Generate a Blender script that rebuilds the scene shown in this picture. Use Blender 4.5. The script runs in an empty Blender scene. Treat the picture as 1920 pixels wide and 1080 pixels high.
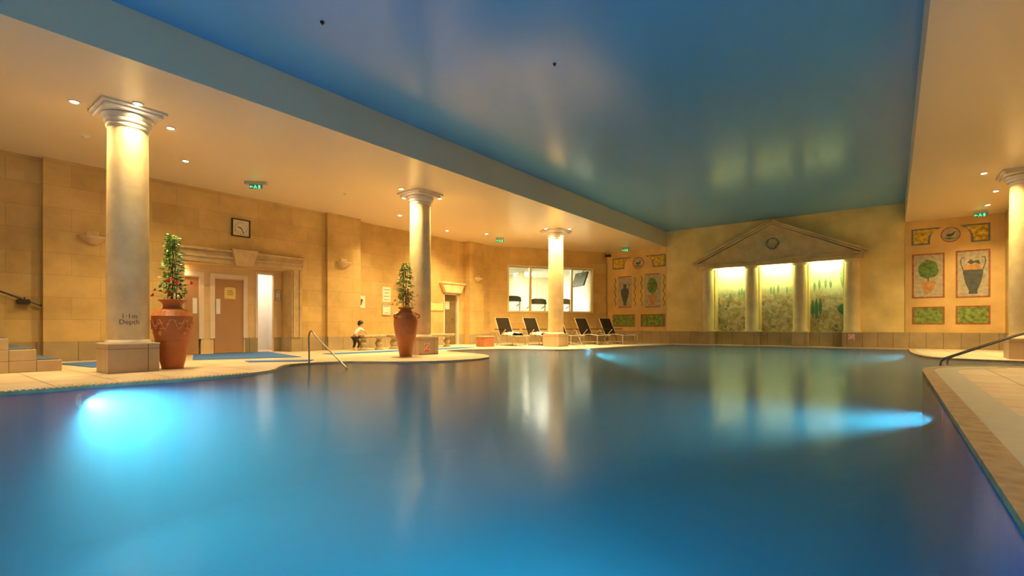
import bpy, bmesh, math, random
from mathutils import Vector, Matrix, Euler
from mathutils.geometry import tessellate_polygon
random.seed(7)
PI = math.pi
C = bpy.context.scene.collection
S = 0.935
EYE = 0.72
def zk(z): return EYE + (z - EYE) * S

# ------------------------------------------------------------------ mesh builder
class MB:
    def __init__(s):
        s.v = []; s.f = []; s.uv = None
    def add(s, vs, fs):
        n = len(s.v); s.v += [Vector(v) for v in vs]
        s.f += [tuple(i + n for i in f) for f in fs]; return s
    def box(s, a, b):
        x0, y0, z0 = a; x1, y1, z1 = b
        return s.add([(x0,y0,z0),(x1,y0,z0),(x1,y1,z0),(x0,y1,z0),(x0,y0,z1),(x1,y0,z1),(x1,y1,z1),(x0,y1,z1)],
                     [(0,3,2,1),(4,5,6,7),(0,1,5,4),(1,2,6,5),(2,3,7,6),(3,0,4,7)])
    def hexa(s, p):
        return s.add(p, [(0,3,2,1),(4,5,6,7),(0,1,5,4),(1,2,6,5),(2,3,7,6),(3,0,4,7)])
    def prism(s, poly, z0, z1):
        n = len(poly); vs = [(p[0],p[1],z0) for p in poly] + [(p[0],p[1],z1) for p in poly]
        tr = tessellate_polygon([[Vector((p[0],p[1],0)) for p in poly]])
        fs = [(i,(i+1)%n,(i+1)%n+n,i+n) for i in range(n)]
        fs += [tuple(t) for t in tr] + [tuple(n+i for i in t) for t in tr]
        return s.add(vs, fs)
    def plate(s, poly, axis, a, b):
        """polygon (p,q) extruded along an axis between a and b; axis 'x': p=y,q=z ; 'y': p=x,q=z"""
        n = len(poly)
        def P(p, t): return (t, p[0], p[1]) if axis == 'x' else (p[0], t, p[1])
        vs = [P(p, a) for p in poly] + [P(p, b) for p in poly]
        tr = tessellate_polygon([[Vector((p[0],p[1],0)) for p in poly]])
        fs = [(i,(i+1)%n,(i+1)%n+n,i+n) for i in range(n)]
        fs += [tuple(t) for t in tr] + [tuple(n+i for i in t) for t in tr]
        return s.add(vs, fs)
    def lathe(s, prof, c=(0,0,0), seg=32, wob=None):
        vs = []; fs = []
        for k,(r,z) in enumerate(prof):
            for i in range(seg):
                a = 2*PI*i/seg; rr = r * (wob(a, z) if wob else 1)
                vs.append((c[0]+rr*math.cos(a), c[1]+rr*math.sin(a), c[2]+z))
        for k in range(len(prof)-1):
            for i in range(seg):
                j = (i+1)%seg
                fs.append((k*seg+i, k*seg+j, (k+1)*seg+j, (k+1)*seg+i))
        fs.append(tuple(range(seg))[::-1]); m = (len(prof)-1)*seg
        fs.append(tuple(m+i for i in range(seg)))
        return s.add(vs, fs)
    def tube(s, path, r, seg=8):
        path = [Vector(p) for p in path]; n = len(path); vs = []; fs = []
        rr = r if isinstance(r, (list, tuple)) else [r]*n
        up = None
        for i,p in enumerate(path):
            d = (path[min(i+1,n-1)] - path[max(i-1,0)]).normalized()
            if up is None: up = d.orthogonal().normalized()
            up = (up - d*up.dot(d)).normalized(); w = d.cross(up)
            for k in range(seg):
                a = 2*PI*k/seg; vs.append(p + (up*math.cos(a) + w*math.sin(a))*rr[i])
        for i in range(n-1):
            for k in range(seg):
                j = (k+1)%seg; fs.append((i*seg+k, i*seg+j, (i+1)*seg+j, (i+1)*seg+k))
        fs.append(tuple(range(seg))[::-1]); fs.append(tuple((n-1)*seg+k for k in range(seg)))
        return s.add(vs, fs)
    def ball(s, c, r, sc=(1,1,1), seg=12, rings=8):
        prof = [(max(1e-4, math.sin(PI*k/rings)), -math.cos(PI*k/rings)) for k in range(rings+1)]
        m = MB().lathe(prof, (0,0,0), seg)
        return s.add([(c[0]+v.x*r*sc[0], c[1]+v.y*r*sc[1], c[2]+v.z*r*sc[2]) for v in m.v], m.f)
    def merge(s, o, M=None):
        return s.add([(M @ v) if M else v for v in o.v], o.f)

def obj(name, mb, m, parent=None, loc=None, smooth=False, bevel=0):
    me = bpy.data.meshes.new(name)
    me.from_pydata([tuple(v) for v in mb.v], [], mb.f)
    bm = bmesh.new(); bm.from_mesh(me); bmesh.ops.recalc_face_normals(bm, faces=bm.faces)
    bm.to_mesh(me); bm.free()
    me.materials.append(m)
    o = bpy.data.objects.new(name, me); C.objects.link(o)
    if parent: o.parent = parent
    if loc: o.location = loc
    if smooth:
        for p in me.polygons: p.use_smooth = True
        try: me.set_sharp_from_angle(angle=math.radians(38))
        except Exception: pass
    if bevel:
        b = o.modifiers.new('bevel', 'BEVEL'); b.width = bevel; b.segments = 2; b.limit_method = 'ANGLE'
    return o
def tag(o, label=None, cat=None, group=None, kind=None):
    if label: o['label'] = label
    if cat: o['category'] = cat
    if group: o['group'] = group
    if kind: o['kind'] = kind
    return o
def thing(name, label, cat, loc=(0,0,0), rz=0, group=None):
    o = bpy.data.objects.new(name, None); C.objects.link(o); o.empty_display_size = .1
    o.location = loc; o.rotation_euler = (0,0,rz)
    return tag(o, label, cat, group)
def struct(name, mb, m, parent=None, smooth=False, bevel=0):
    o = obj(name, mb, m, parent, smooth=smooth, bevel=bevel); o['kind'] = 'structure'; return o
KIDS = {}
def dup(o, loc=None, rz=None, label=None, parent=None):
    c = o.copy(); C.objects.link(c)
    if loc is not None: c.location = loc
    if rz is not None: c.rotation_euler = (0,0,rz)
    if label: c['label'] = label
    if parent: c.parent = parent
    for ch in [x for x in bpy.data.objects if x.parent == o]:
        if ch is not c: dup(ch, parent=c)
    return c

# ------------------------------------------------------------------ materials
def newmat(name):
    m = bpy.data.materials.new(name); m.use_nodes = True
    nt = m.node_tree; return m, nt, nt.nodes['Principled BSDF']
def N(nt, t, **k):
    n = nt.nodes.new(t)
    for a,b in k.items():
        if a in n.inputs: n.inputs[a].default_value = b
        else: setattr(n, a, b)
    return n
def plain(name, col, rough=.5, metal=0, spec=.5, var=.12, scale=6, emit=None, es=0, bump=0, bscale=60):
    m, nt, b = newmat(name)
    b.inputs['Roughness'].default_value = rough; b.inputs['Metallic'].default_value = metal
    b.inputs['Specular IOR Level'].default_value = spec
    tc = N(nt, 'ShaderNodeTexCoord'); no = N(nt, 'ShaderNodeTexNoise', Scale=scale, Detail=5.)
    nt.links.new(tc.outputs['Object'], no.inputs['Vector'])
    mr = N(nt, 'ShaderNodeMapRange'); mr.inputs[1].default_value=.3; mr.inputs[2].default_value=.7
    mr.inputs[3].default_value = 1-var; mr.inputs[4].default_value = 1+var
    nt.links.new(no.outputs['Fac'], mr.inputs[0])
    mx = N(nt, 'ShaderNodeVectorMath', operation='SCALE'); mx.inputs[0].default_value = col
    nt.links.new(mr.outputs[0], mx.inputs['Scale']); nt.links.new(mx.outputs[0], b.inputs['Base Color'])
    if emit:
        b.inputs['Emission Color'].default_value = (*emit,1); b.inputs['Emission Strength'].default_value = es
    if bump:
        n2 = N(nt, 'ShaderNodeTexNoise', Scale=bscale, Detail=4.); nt.links.new(tc.outputs['Object'], n2.inputs['Vector'])
        bp = N(nt, 'ShaderNodeBump', Strength=bump, Distance=.01)
        nt.links.new(n2.outputs['Fac'], bp.inputs['Height']); nt.links.new(bp.outputs[0], b.inputs['Normal'])
    return m
def blocks(name, du, bw, bh, c1, c2, mortar, ms=.006, off=.5, rough=.8, stain=.25, vert=True, bump=.15, spec=.3, ox=0, oy=0):
    """stone blocks / tiles; du = direction in plan that runs along the wall (vert) ; floor: world xy"""
    m, nt, b = newmat(name); b.inputs['Roughness'].default_value = rough; b.inputs['Specular IOR Level'].default_value = spec
    tc = N(nt, 'ShaderNodeTexCoord'); L = nt.links.new
    co = N(nt, 'ShaderNodeCombineXYZ')
    if vert:
        dt = N(nt, 'ShaderNodeVectorMath', operation='DOT_PRODUCT'); dt.inputs[1].default_value = (du[0], du[1], 0)
        L(tc.outputs['Object'], dt.inputs[0]); sp = N(nt, 'ShaderNodeSeparateXYZ'); L(tc.outputs['Object'], sp.inputs[0])
        L(dt.outputs['Value'], co.inputs[0]); L(sp.outputs[2], co.inputs[1])
    else:
        sp = N(nt, 'ShaderNodeSeparateXYZ'); L(tc.outputs['Object'], sp.inputs[0]); L(sp.outputs[1], co.inputs[0]); L(sp.outputs[0], co.inputs[1])
    ad = N(nt, 'ShaderNodeVectorMath', operation='ADD'); ad.inputs[1].default_value = (ox, oy, 0); L(co.outputs[0], ad.inputs[0])
    br = N(nt, 'ShaderNodeTexBrick', Scale=1.); br.offset = off; br.squash = 1
    br.inputs['Brick Width'].default_value = bw; br.inputs['Row Height'].default_value = bh
    br.inputs['Mortar Size'].default_value = ms; br.inputs['Mortar Smooth'].default_value = .4
    br.inputs['Color1'].default_value = (*c1,1); br.inputs['Color2'].default_value = (*c2,1); br.inputs['Mortar'].default_value = (*mortar,1)
    L(ad.outputs[0], br.inputs['Vector'])
    n1 = N(nt, 'ShaderNodeTexNoise', Scale=1.1, Detail=7., Roughness=.62); L(tc.outputs['Object'], n1.inputs['Vector'])
    mr = N(nt, 'ShaderNodeMapRange'); mr.inputs[1].default_value=.3; mr.inputs[2].default_value=.7; mr.inputs[3].default_value=1-stain; mr.inputs[4].default_value=1+stain*.6
    L(n1.outputs['Fac'], mr.inputs[0])
    sc = N(nt, 'ShaderNodeVectorMath', operation='SCALE'); L(br.outputs['Color'], sc.inputs[0]); L(mr.outputs[0], sc.inputs['Scale'])
    L(sc.outputs[0], b.inputs['Base Color'])
    n2 = N(nt, 'ShaderNodeTexNoise', Scale=35., Detail=4.); L(tc.outputs['Object'], n2.inputs['Vector'])
    sm = N(nt, 'ShaderNodeMath', operation='MULTIPLY_ADD'); L(br.outputs['Fac'], sm.inputs[0]); sm.inputs[1].default_value=-1.; L(n2.outputs['Fac'], sm.inputs[2])
    bp = N(nt, 'ShaderNodeBump', Strength=bump, Distance=.006); L(sm.outputs[0], bp.inputs['Height']); L(bp.outputs[0], b.inputs['Normal'])
    return m
def emis(name, col, st):
    m, nt, b = newmat(name); b.inputs['Base Color'].default_value = (*col,1)
    b.inputs['Emission Color'].default_value = (*col,1); b.inputs['Emission Strength'].default_value = st; return m

ST1=(.66,.45,.17); ST2=(.58,.38,.13); STM=(.46,.30,.11)
WD = (.53,.848)
M = {}
M['wall_y'] = blocks('stone_blocks_left', (0,1), .95, .46, ST1, ST2, STM, ms=.005, oy=.06)
M['wall_x'] = plain('ochre_plaster', (.84,.65,.26), .75, var=.16, scale=1.3, spec=.3, bump=.15)
M['wall_w'] = blocks('stone_blocks_window', WD, .95, .46, ST1, ST2, (.5,.34,.16), ms=.006, oy=.06, stain=.2)
M['panelwall'] = plain('amber_plaster', (.72,.48,.18), .75, var=.14, scale=1.6, spec=.3)
TI1=(.44,.34,.19); TI2=(.38,.29,.155); TIM=(.24,.17,.10)
M['dado_y'] = blocks('dado_tiles_left', (0,1), .62, .5, TI1, TI2, TIM, off=0, rough=.45, ms=.01)
M['dado_x'] = blocks('dado_tiles_back', (1,0), .42, .6, TI1, TI2, TIM, off=0, rough=.45, ms=.01)
M['dado_w'] = blocks('dado_tiles_window', WD, .5, .6, TI1, TI2, TIM, off=0, rough=.45, ms=.01)
M['floor'] = blocks('cream_stone_pavers', None, .62, .62, (.74,.58,.40), (.67,.50,.33), (.34,.23,.13), ms=.012, off=0, rough=.42, stain=.22, vert=False, spec=.4, bump=.1)
M['ceil'] = plain('satin_cream_ceiling', (.82,.68,.46), .30, var=.02, scale=.6, spec=.35)
M['blue_ceil'] = plain('satin_blue_ceiling', (.135,.44,.80), .22, var=.04, scale=.35, spec=.42)
M['column'] = plain('painted_stone_column', (.80,.59,.31), .5, var=.13, scale=3.5, spec=.4, bump=.1)
M['capital'] = plain('moulded_plaster', (.76,.66,.52), .55, var=.05)
M['temple'] = plain('temple_stone', (.62,.47,.23), .7, var=.16, scale=3, bump=.2)
M['templecol'] = plain('temple_column_stone', (.70,.56,.28), .6, var=.1, scale=3)
M['plinth'] = blocks('plinth_tiles', (.7071,.7071), .46, .37, (.60,.45,.30), (.54,.40,.26), (.30,.21,.13), off=0, rough=.4, ms=.007, ox=.1)
M['plinthtop'] = plain('plinth_cap', (.84,.68,.48), .4, var=.06)
M['keystone'] = plain('moulding_stone', (.52,.38,.19), .7, var=.15, scale=5)
M['coping'] = plain('tan_coping', (.42,.29,.15), .55, var=.25, scale=9, bump=.3)
M['strip'] = plain('pale_strip', (.50,.47,.36), .45, var=.05)
M['terra'] = plain('terracotta', (.50,.15,.035), .5, var=.12, scale=5, spec=.45, bump=.12)
M['terra2'] = plain('glazed_terracotta', (.44,.13,.03), .28, var=.1, scale=5, spec=.6)
M['terra3'] = plain('pale_highlight_terracotta', (.66,.27,.10), .6, var=.1)  # paler than the urn: highlights on the raised relief put into its colour
M['soil'] = plain('soil', (.04,.025,.015), .95)
M['leaf'] = plain('green_leaf', (.15,.32,.045), .3, var=.55, scale=14, spec=.5)
M['leaf2'] = plain('cream_leaf', (.62,.66,.40), .4, var=.3, scale=20)
M['flower'] = plain('red_petal', (.78,.035,.02), .45, var=.15)
M['stem'] = plain('brown_stem', (.13,.10,.04), .7)
M['steel'] = plain('brushed_steel', (.34,.30,.26), .32, metal=1, var=.04)
M['darkmetal'] = plain('dark_handrail', (.035,.018,.008), .4)
M['black'] = plain('black_plastic', (.015,.013,.012), .4)
M['mat'] = plain('blue_matting', (.045,.15,.42), .85, var=.12, scale=20, bump=.3)
M['carpet'] = plain('slate_blue_carpet', (.09,.12,.19), .95, var=.15, scale=30)
M['door'] = plain('tan_door', (.46,.25,.11), .4, var=.05, scale=2)
M['frame'] = plain('cream_gloss_paint', (.80,.66,.50), .35, var=.03)
M['wframe'] = plain('cream_window_frame', (.74,.62,.32), .4, var=.03)
M['alcove'] = blocks('alcove_blocks', (0,1), .95, .46, (.80,.58,.30), (.76,.54,.27), (.6,.42,.2), ms=.005, oy=.06, stain=.1)
M['white'] = plain('white_paint', (.82,.80,.76), .5, var=.02)
M['paper'] = plain('paper_notice', (.80,.74,.60), .7, var=.03)
M['yellowp'] = plain('cream_yellow_sign', (.78,.60,.22), .5, var=.03)
M['ink'] = plain('brown_ink', (.16,.08,.03), .7, var=.05)
M['red'] = plain('red_sign_paint', (.62,.05,.03), .5)
M['frost'] = plain('smoked_door_panel', (.20,.14,.06), .25, var=.08, spec=.5)
M['benchs'] = plain('carved_stone', (.44,.36,.20), .7, var=.15, scale=10, bump=.2)
M['chairw'] = plain('weathered_frame', (.46,.36,.22), .5)
M['sling'] = plain('dark_sling', (.026,.017,.009), .95, spec=.1, var=.1, scale=40)
M['towel'] = plain('cream_towel', (.82,.74,.58), .95, var=.05, bump=.5)
M['box'] = plain('red_brown_box', (.40,.15,.055), .6, var=.15)
M['pooltile'] = blocks('pool_tiles', None, .15, .15, (.03,.18,.38), (.03,.16,.35), (.05,.22,.40), ms=.006, off=0, rough=.9, vert=False, stain=.05, spec=0)
M['lamp'] = emis('lamp_glow', (1,.83,.6), 60)
M['poollamp'] = emis('pool_lamp_glow', (.6,.95,1), 18)
M['strip_lamp'] = emis('niche_tube_glow', (.93,1,.38), 170)
M['green'] = emis('green_exit_glow', (.05,1,.35), 1.6)
M['gympanel'] = emis('gym_panel_glow', (1,.95,.80), 6)
M['gymwall'] = plain('gym_wall', (.86,.82,.60), .6, var=.03)
M['gymwhite'] = plain('gym_white_wall', (.88,.87,.84), .6, var=.02)
M['gymdark'] = plain('treadmill_grey', (.055,.06,.045), .5)
M['gymlight'] = plain('treadmill_silver', (.55,.56,.5), .4)
M['skin'] = plain('skin', (.55,.30,.18), .5); M['hair'] = plain('dark_hair', (.012,.008,.006), .5)
M['shirt'] = plain('white_cloth', (.80,.74,.66), .8); M['trousers'] = plain('dark_cloth', (.03,.022,.02), .8)
M['clockf'] = plain('clock_face', (.66,.62,.46), .5, var=.03); M['clockb'] = plain('clock_frame', (.03,.012,.008), .35)
def glass(name, col=(1,1,1), rough=0):
    m, nt, b = newmat(name); out = nt.nodes['Material Output']
    fr = N(nt,'ShaderNodeFresnel', IOR=1.45); tr = N(nt,'ShaderNodeBsdfTransparent'); tr.inputs[0].default_value=(*col,1)
    gl = N(nt,'ShaderNodeBsdfGlossy', Roughness=rough); mx = N(nt,'ShaderNodeMixShader')
    nt.links.new(fr.outputs[0], mx.inputs[0]); nt.links.new(tr.outputs[0], mx.inputs[1]); nt.links.new(gl.outputs[0], mx.inputs[2])
    nt.links.new(mx.outputs[0], out.inputs[0]); nt.nodes.remove(b); return m
M['glass'] = glass('window_glass', (.97,.98,.95))
def water_mat():
    m, nt, b = newmat('pool_water'); out = nt.nodes['Material Output']; nt.nodes.remove(b); L = nt.links.new
    tc = N(nt,'ShaderNodeTexCoord'); mp = N(nt,'ShaderNodeMapping'); L(tc.outputs['Object'], mp.inputs[0])
    no = N(nt,'ShaderNodeTexNoise', Scale=7., Detail=3.); L(mp.outputs[0], no.inputs['Vector'])
    bp = N(nt,'ShaderNodeBump', Strength=.10, Distance=.02); L(no.outputs['Fac'], bp.inputs['Height'])
    fr = N(nt,'ShaderNodeFresnel', IOR=1.33)
    ml = N(nt,'ShaderNodeMath', operation='MULTIPLY'); ml.inputs[1].default_value=WATER_REFL; L(fr.outputs[0], ml.inputs[0])
    tr = N(nt,'ShaderNodeBsdfTransparent'); tr.inputs[0].default_value=(.96,.99,1,1)
    gl = N(nt,'ShaderNodeBsdfGlossy', Roughness=WATER_ROUGH); L(bp.outputs[0], gl.inputs['Normal'])
    mx = N(nt,'ShaderNodeMixShader'); L(ml.outputs[0], mx.inputs[0]); L(tr.outputs[0], mx.inputs[1]); L(gl.outputs[0], mx.inputs[2])
    L(mx.outputs[0], out.inputs['Surface'])
    sc = N(nt,'ShaderNodeVolumeScatter', Density=VOL_S, Anisotropy=.35); sc.inputs['Color'].default_value=(.22,.59,1,1)
    ab = N(nt,'ShaderNodeVolumeAbsorption', Density=VOL_A); ab.inputs['Color'].default_value=(.02,.62,.90,1)
    ad = N(nt,'ShaderNodeAddShader'); L(sc.outputs[0], ad.inputs[0]); L(ab.outputs[0], ad.inputs[1]); L(ad.outputs[0], out.inputs['Volume'])
    return m
WATER_REFL=.68; WATER_ROUGH=.17; VOL_S=.34; VOL_A=.26

# ------------------------------------------------------------------ setting: walls
XL, XR_, YB = -13.56, -13.80, 20.76      # left wall, recessed left wall, back wall
ZC, ZH = 4.16, 4.815                     # low ceilings, blue ceiling
BX0, BX1 = -7.74, .31                    # faces of the two dropped ceilings
def wall(mb, A, B, th, z0, z1, holes=()):
    """solid wall between plan points A and B, its face on A-B, thickness th to the left of A->B; holes (k0,k1,z0,z1)"""
    A = Vector((A[0],A[1])); B = Vector((B[0],B[1])); L = (B-A).length; u = (B-A)/L; n = Vector((-u.y,u.x))*th
    ks = sorted({0,L,*[h[0] for h in holes],*[h[1] for h in holes]})
    for a,b in zip(ks, ks[1:]):
        if b-a < 1e-6: continue
        cut = sorted([(h[2],h[3]) for h in holes if h[0] <= a+1e-6 and h[1] >= b-1e-6]); z = z0; spans = []
        for c0,c1 in cut:
            if c0 > z: spans.append((z,c0))
            z = max(z,c1)
        if z < z1: spans.append((z,z1))
        for p,q in spans:
            P = [A+u*a, A+u*b, A+u*b+n, A+u*a+n]
            mb.hexa([(v.x,v.y,p) for v in P]+[(v.x,v.y,q) for v in P])
    return mb
AL0, AL1, ALZ, XA = 4.43, 7.10, 2.31, -14.12
LW = MB()
wall(LW, (-13.72,-6), (-13.72,1.94), .2, 0, ZC+.1)
wall(LW, (XL,1.94), (XL,9.33), .56, 0, ZC+.1, [(AL0-1.94, AL1-1.94, 0, ALZ)])
wall(LW, (XR_,9.33), (XR_,14.47), .32, 0, ZC+.1, [(11.35-9.33,12.15-9.33,0,1.98),(13.33-9.33,14.15-9.33,0,2.02)])
wall(LW, (XL,14.47), (XL,15.82), .56, 0, ZC+.1)
LW.box((XL,8.17,0),(XL+.12,9.33,ZC+.05)); LW.box((XL,14.47,0),(XL+.10,15.3,ZC+.05))
struct('wall_left', LW, M['wall_y'])
AW = wall(MB(), (XA,4.3),(XA,7.25), .1, 0, 2.5, [(.08,.70,0,1.98),(5.30-4.3,6.05-4.3,0,1.98),(6.42-4.3,6.88-4.3,0,2.2)])
struct('wall_alcove', AW, M['alcove'])
WA = Vector((-13.56,15.82)); WB = Vector((-10.55,20.65)); WU = (WB-WA).normalized(); WN = Vector((-WU.y,WU.x)); WLEN=(WB-WA).length
def G(u,n,z): p = WA+WU*u+WN*n; return (p.x,p.y,z)
def gbox(mb,u0,u1,n0,n1,z0,z1): return mb.hexa([G(u0,n0,z0),G(u1,n0,z0),G(u1,n1,z0),G(u0,n1,z0),G(u0,n0,z1),G(u1,n0,z1),G(u1,n1,z1),G(u0,n1,z1)])
WK0, WK1 = .86, 4.92; WZ0, WZ1 = zk(1.45), zk(3.50)
struct('wall_window_side', wall(MB(), WA, WB, .25, 0, ZC+.1, [(WK0,WK1,WZ0,WZ1)]), M['wall_w'])
NZ1 = 3.05; NX = [(-5.71,-4.58),(-4.07,-2.95),(-2.44,-1.39)]
bw = MB(); wall(bw, (BX0,YB),(2.9,YB), .2, 0, 5.0, [(a-BX0,b-BX0,.52,3.2) for a,b in NX]); struct('wall_back', bw, M['wall_x'])
struct('wall_back_left', wall(MB(), (-10.7,YB-.02),(BX0,YB-.02), .22, 0, ZC+.1), M['panelwall'])
struct('wall_back_right', MB().box((BX1,YB-.02,0),(2.9,YB,ZC)), M['panelwall'])
struct('wall_right', MB().box((2.66,17.0,0),(2.9,YB,ZC+.05)).box((6.2,-6,0),(6.4,17.2,ZC+.05)).box((2.9,17.0,0),(6.3,17.2,ZC+.05)), M['wall_y'])
struct('wall_rear', MB().box((-14.2,-6.2,0),(6.4,-6,5.0)), M['wall_x'])
# ceilings
struct('ceiling', MB().box((BX0,-6,ZH),(BX1,YB,ZH+.1)), M['blue_ceil'])
struct('ceiling_left', MB().prism([(-14.2,-6),(BX0,-6),(BX0,YB+.0),(-10.55,YB+.1),(-10.7,YB),(-13.9,15.82),(-14.2,14)], ZC, ZH+.1), M['ceil'])
struct('ceiling_right', MB().box((BX1,-6,ZC),(6.4,YB,ZH+.1)), M['ceil'])
# dado (tiled base of the walls)
DL = .40; DB = .52
d = MB()
def dado(mb, A, B, h, holes=()): return wall(mb, A, B, -.025, 0, h, holes)
dado(d,(-13.72,-6),(-13.72,1.94),DL); dado(d,(XL,1.94),(XL,8.17),DL,[(AL0-1.94,AL1-1.94,0,3)]); dado(d,(XL+.12,8.15),(XL+.12,9.35),DL)
d.box((XL,8.145,0),(XL+.145,8.17,DL))
dado(d,(XR_,9.33),(XR_,14.47),DL,[(11.35-9.33,12.15-9.33,0,3),(13.33-9.33,14.15-9.33,0,3)]); dado(d,(XL+.10,14.45),(XL+.10,15.32),DL); dado(d,(XL,15.3),(XL,15.82),DL)
dado(d,(XA,4.3),(XA,7.25),DL,[(0,.98,0,3),(.98,1.8,0,3),(2.12,2.58,0,3)]); d.box((XA,AL1-.025,0),(XL,AL1,DL))
struct('baseboard_left', d, M['dado_y'])
struct('baseboard_window', dado(MB(), WA, WB, .46), M['dado_w'])
struct('baseboard_back', dado(MB(),(-10.7,YB-.02),(2.66,YB-.02),DB), M['dado_x'])
struct('baseboard_right', MB().box((2.635,17.0,0),(2.66,YB,DB)), M['dado_y'])

# ------------------------------------------------------------------ pool and deck
OUT = [(.37,-4.6),(.37,10.3),(.40,10.8),(.50,11.25),(.72,11.65),(1.05,11.98),(1.45,12.2),(1.95,12.36),(3,12.5),(4.6,12.6),(4.6,14.25),(3.0,14.3),(2.1,14.32),(1.4,14.40),(.95,14.62),(.70,14.95),(.55,15.5),(.42,16.6),(.37,18),(.37,19.9),
 (-7.1,19.85),(-7.3,18.6),(-7.5,17.2),(-7.62,15.8),(-7.68,14.5),(-7.8,13.4),(-8.1,12.75),(-8.6,12.5),(-9.2,12.45),(-9.7,12.15),(-10.15,11.5),(-10.5,10.9),(-10.45,10.2),(-10.1,9.85),(-9.4,9.68),(-8.6,9.5),(-7.95,9.2),(-7.45,8.7),(-7.2,8.05),(-7.25,7.4),(-7.5,6.8),(-7.9,6.33),(-8.4,6.05),(-8.8,5.75),(-8.98,5.35),(-9.02,4.95),(-8.93,4.55),(-8.55,4.25),(-8.0,3.9),(-7.68,3.35),(-7.58,2.7),(-7.62,2.0),(-7.6,1.2),(-7.6,-4.6)]
def chaikin(P, keep):
    Q = []
    n = len(P)
    for i in range(n):
        p, q = P[i], P[(i+1)%n]; L = math.dist(p,q)
        if L > 4:
            Q += [p,q] if not Q or Q[-1]!=p else [q]; continue
        Q += [(p[0]*.75+q[0]*.25, p[1]*.75+q[1]*.25),(p[0]*.25+q[0]*.75,p[1]*.25+q[1]*.75)]
    return Q
OUT = chaikin(OUT, None)
def offset(P, d):
    R = []; n = len(P)
    for i in range(n):
        a, b, c = Vector(P[i-1]), Vector(P[i]), Vector(P[(i+1)%n])
        u, v = (b-a), (c-b)
        if u.length < 1e-6: u = v
        if v.length < 1e-6: v = u
        u = u.normalized(); v = v.normalized(); n1 = Vector((u.y,-u.x)); n2 = Vector((v.y,-v.x)); m = (n1+n2)
        m = m.normalized(); k = d/max(.5,m.dot(n1)); R.append((b.x+m.x*k,b.y+m.y*k))
    return R
O1 = offset(OUT, .15)
def fill_between(outer, holes, z):
    mb = MB(); polys = [[Vector((p[0],p[1],0)) for p in outer]] + [[Vector((p[0],p[1],0)) for p in h] for h in holes]
    allp = [p for L in polys for p in L]; tr = tessellate_polygon(polys)
    mb.add([(p.x,p.y,z) for p in allp], [tuple(t) for t in tr]); return mb
FO = [(-18.5,-6.2),(6.4,-6.2),(6.4,27),(-18.5,27)]
struct('floor', fill_between(FO, [O1], 0), M['floor'])
def ring(P, Q, z0, z1, idx=None):
    """band between outlines P (inner) and Q (outer), top at z1, inner face down to z0"""
    mb = MB(); n = len(P); R = range(n) if idx is None else idx
    for i in R:
        j = (i+1)%n; a,b,c,e = P[i],P[j],Q[j],Q[i]
        mb.hexa([(a[0],a[1],z0),(b[0],b[1],z0),(c[0],c[1],z0),(e[0],e[1],z0),(a[0],a[1],z1),(b[0],b[1],z1),(c[0],c[1],z1),(e[0],e[1],z1)])
    return mb
# coping with grating bars: uv-free, radial pattern done by real bars on the left, plain tiles on the right
n = len(OUT)
right_idx = [i for i in range(n) if OUT[i][0] > .3 and OUT[(i+1)%n][0] > .3]
left_idx = [i for i in range(n) if i not in right_idx]
struct('trim_1', ring(OUT, O1, -.03, .012, right_idx), M['coping'])
M['coping2'] = plain('cream_coping', (.66,.50,.31), .5, var=.12, scale=9)
struct('trim_2', ring(OUT, O1, -.03, .010, left_idx), M['coping2'])
O2 = offset(OUT, .43)
straight = [i for i in right_idx if OUT[i][1] < 12.2 or OUT[i][1] > 15.0]
struct('trim_3', ring(O1, O2, -.01, .006, [i for i in straight if not(12.2<OUT[(i+1)%n][1]<14.9)]), M['strip'])
# overflow grating slats along the near left edge
gr = MB()
y = 0.0
while y < 3.4:
    x = -7.6
    # nearest outline x on the left edge
    c = [(abs(p[1]-y),p[0]) for p in OUT if p[0] < -7.4 and p[1] < 4 and p[1]>-5]
    ps = sorted([p for p in OUT if p[0]<-7.4 and p[1]<4.0], key=lambda p:p[1])
    for a,b in zip(ps,ps[1:]):
        if a[1] <= y <= b[1] and b[1]-a[1]>1e-6: x = a[0]+(b[0]-a[0])*(y-a[1])/(b[1]-a[1])
    gr.box((x-.16,y-.012,.010),(x-.015,y+.012,.022)); y += .055
g = struct('trim_4', gr, M['plinthtop'])
PZ = -1.85; WZ = -.02
basin = MB(); nn = len(OUT)
basin.add([(p[0],p[1],-.03) for p in OUT]+[(p[0],p[1],PZ) for p in OUT], [(i,(i+1)%nn,(i+1)%nn+nn,i+nn) for i in range(nn)])
fl = fill_between(OUT, [], PZ); basin.merge(fl)
struct('pool_basin', basin, M['pooltile'])
M['water'] = water_mat()
wo = offset(OUT, .004)
wt = MB().prism(wo, PZ-.01, WZ)
w = obj('water', wt, M['water']); tag(w, 'still blue lit water filling the indoor swimming pool', 'water', kind='stuff')

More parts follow.
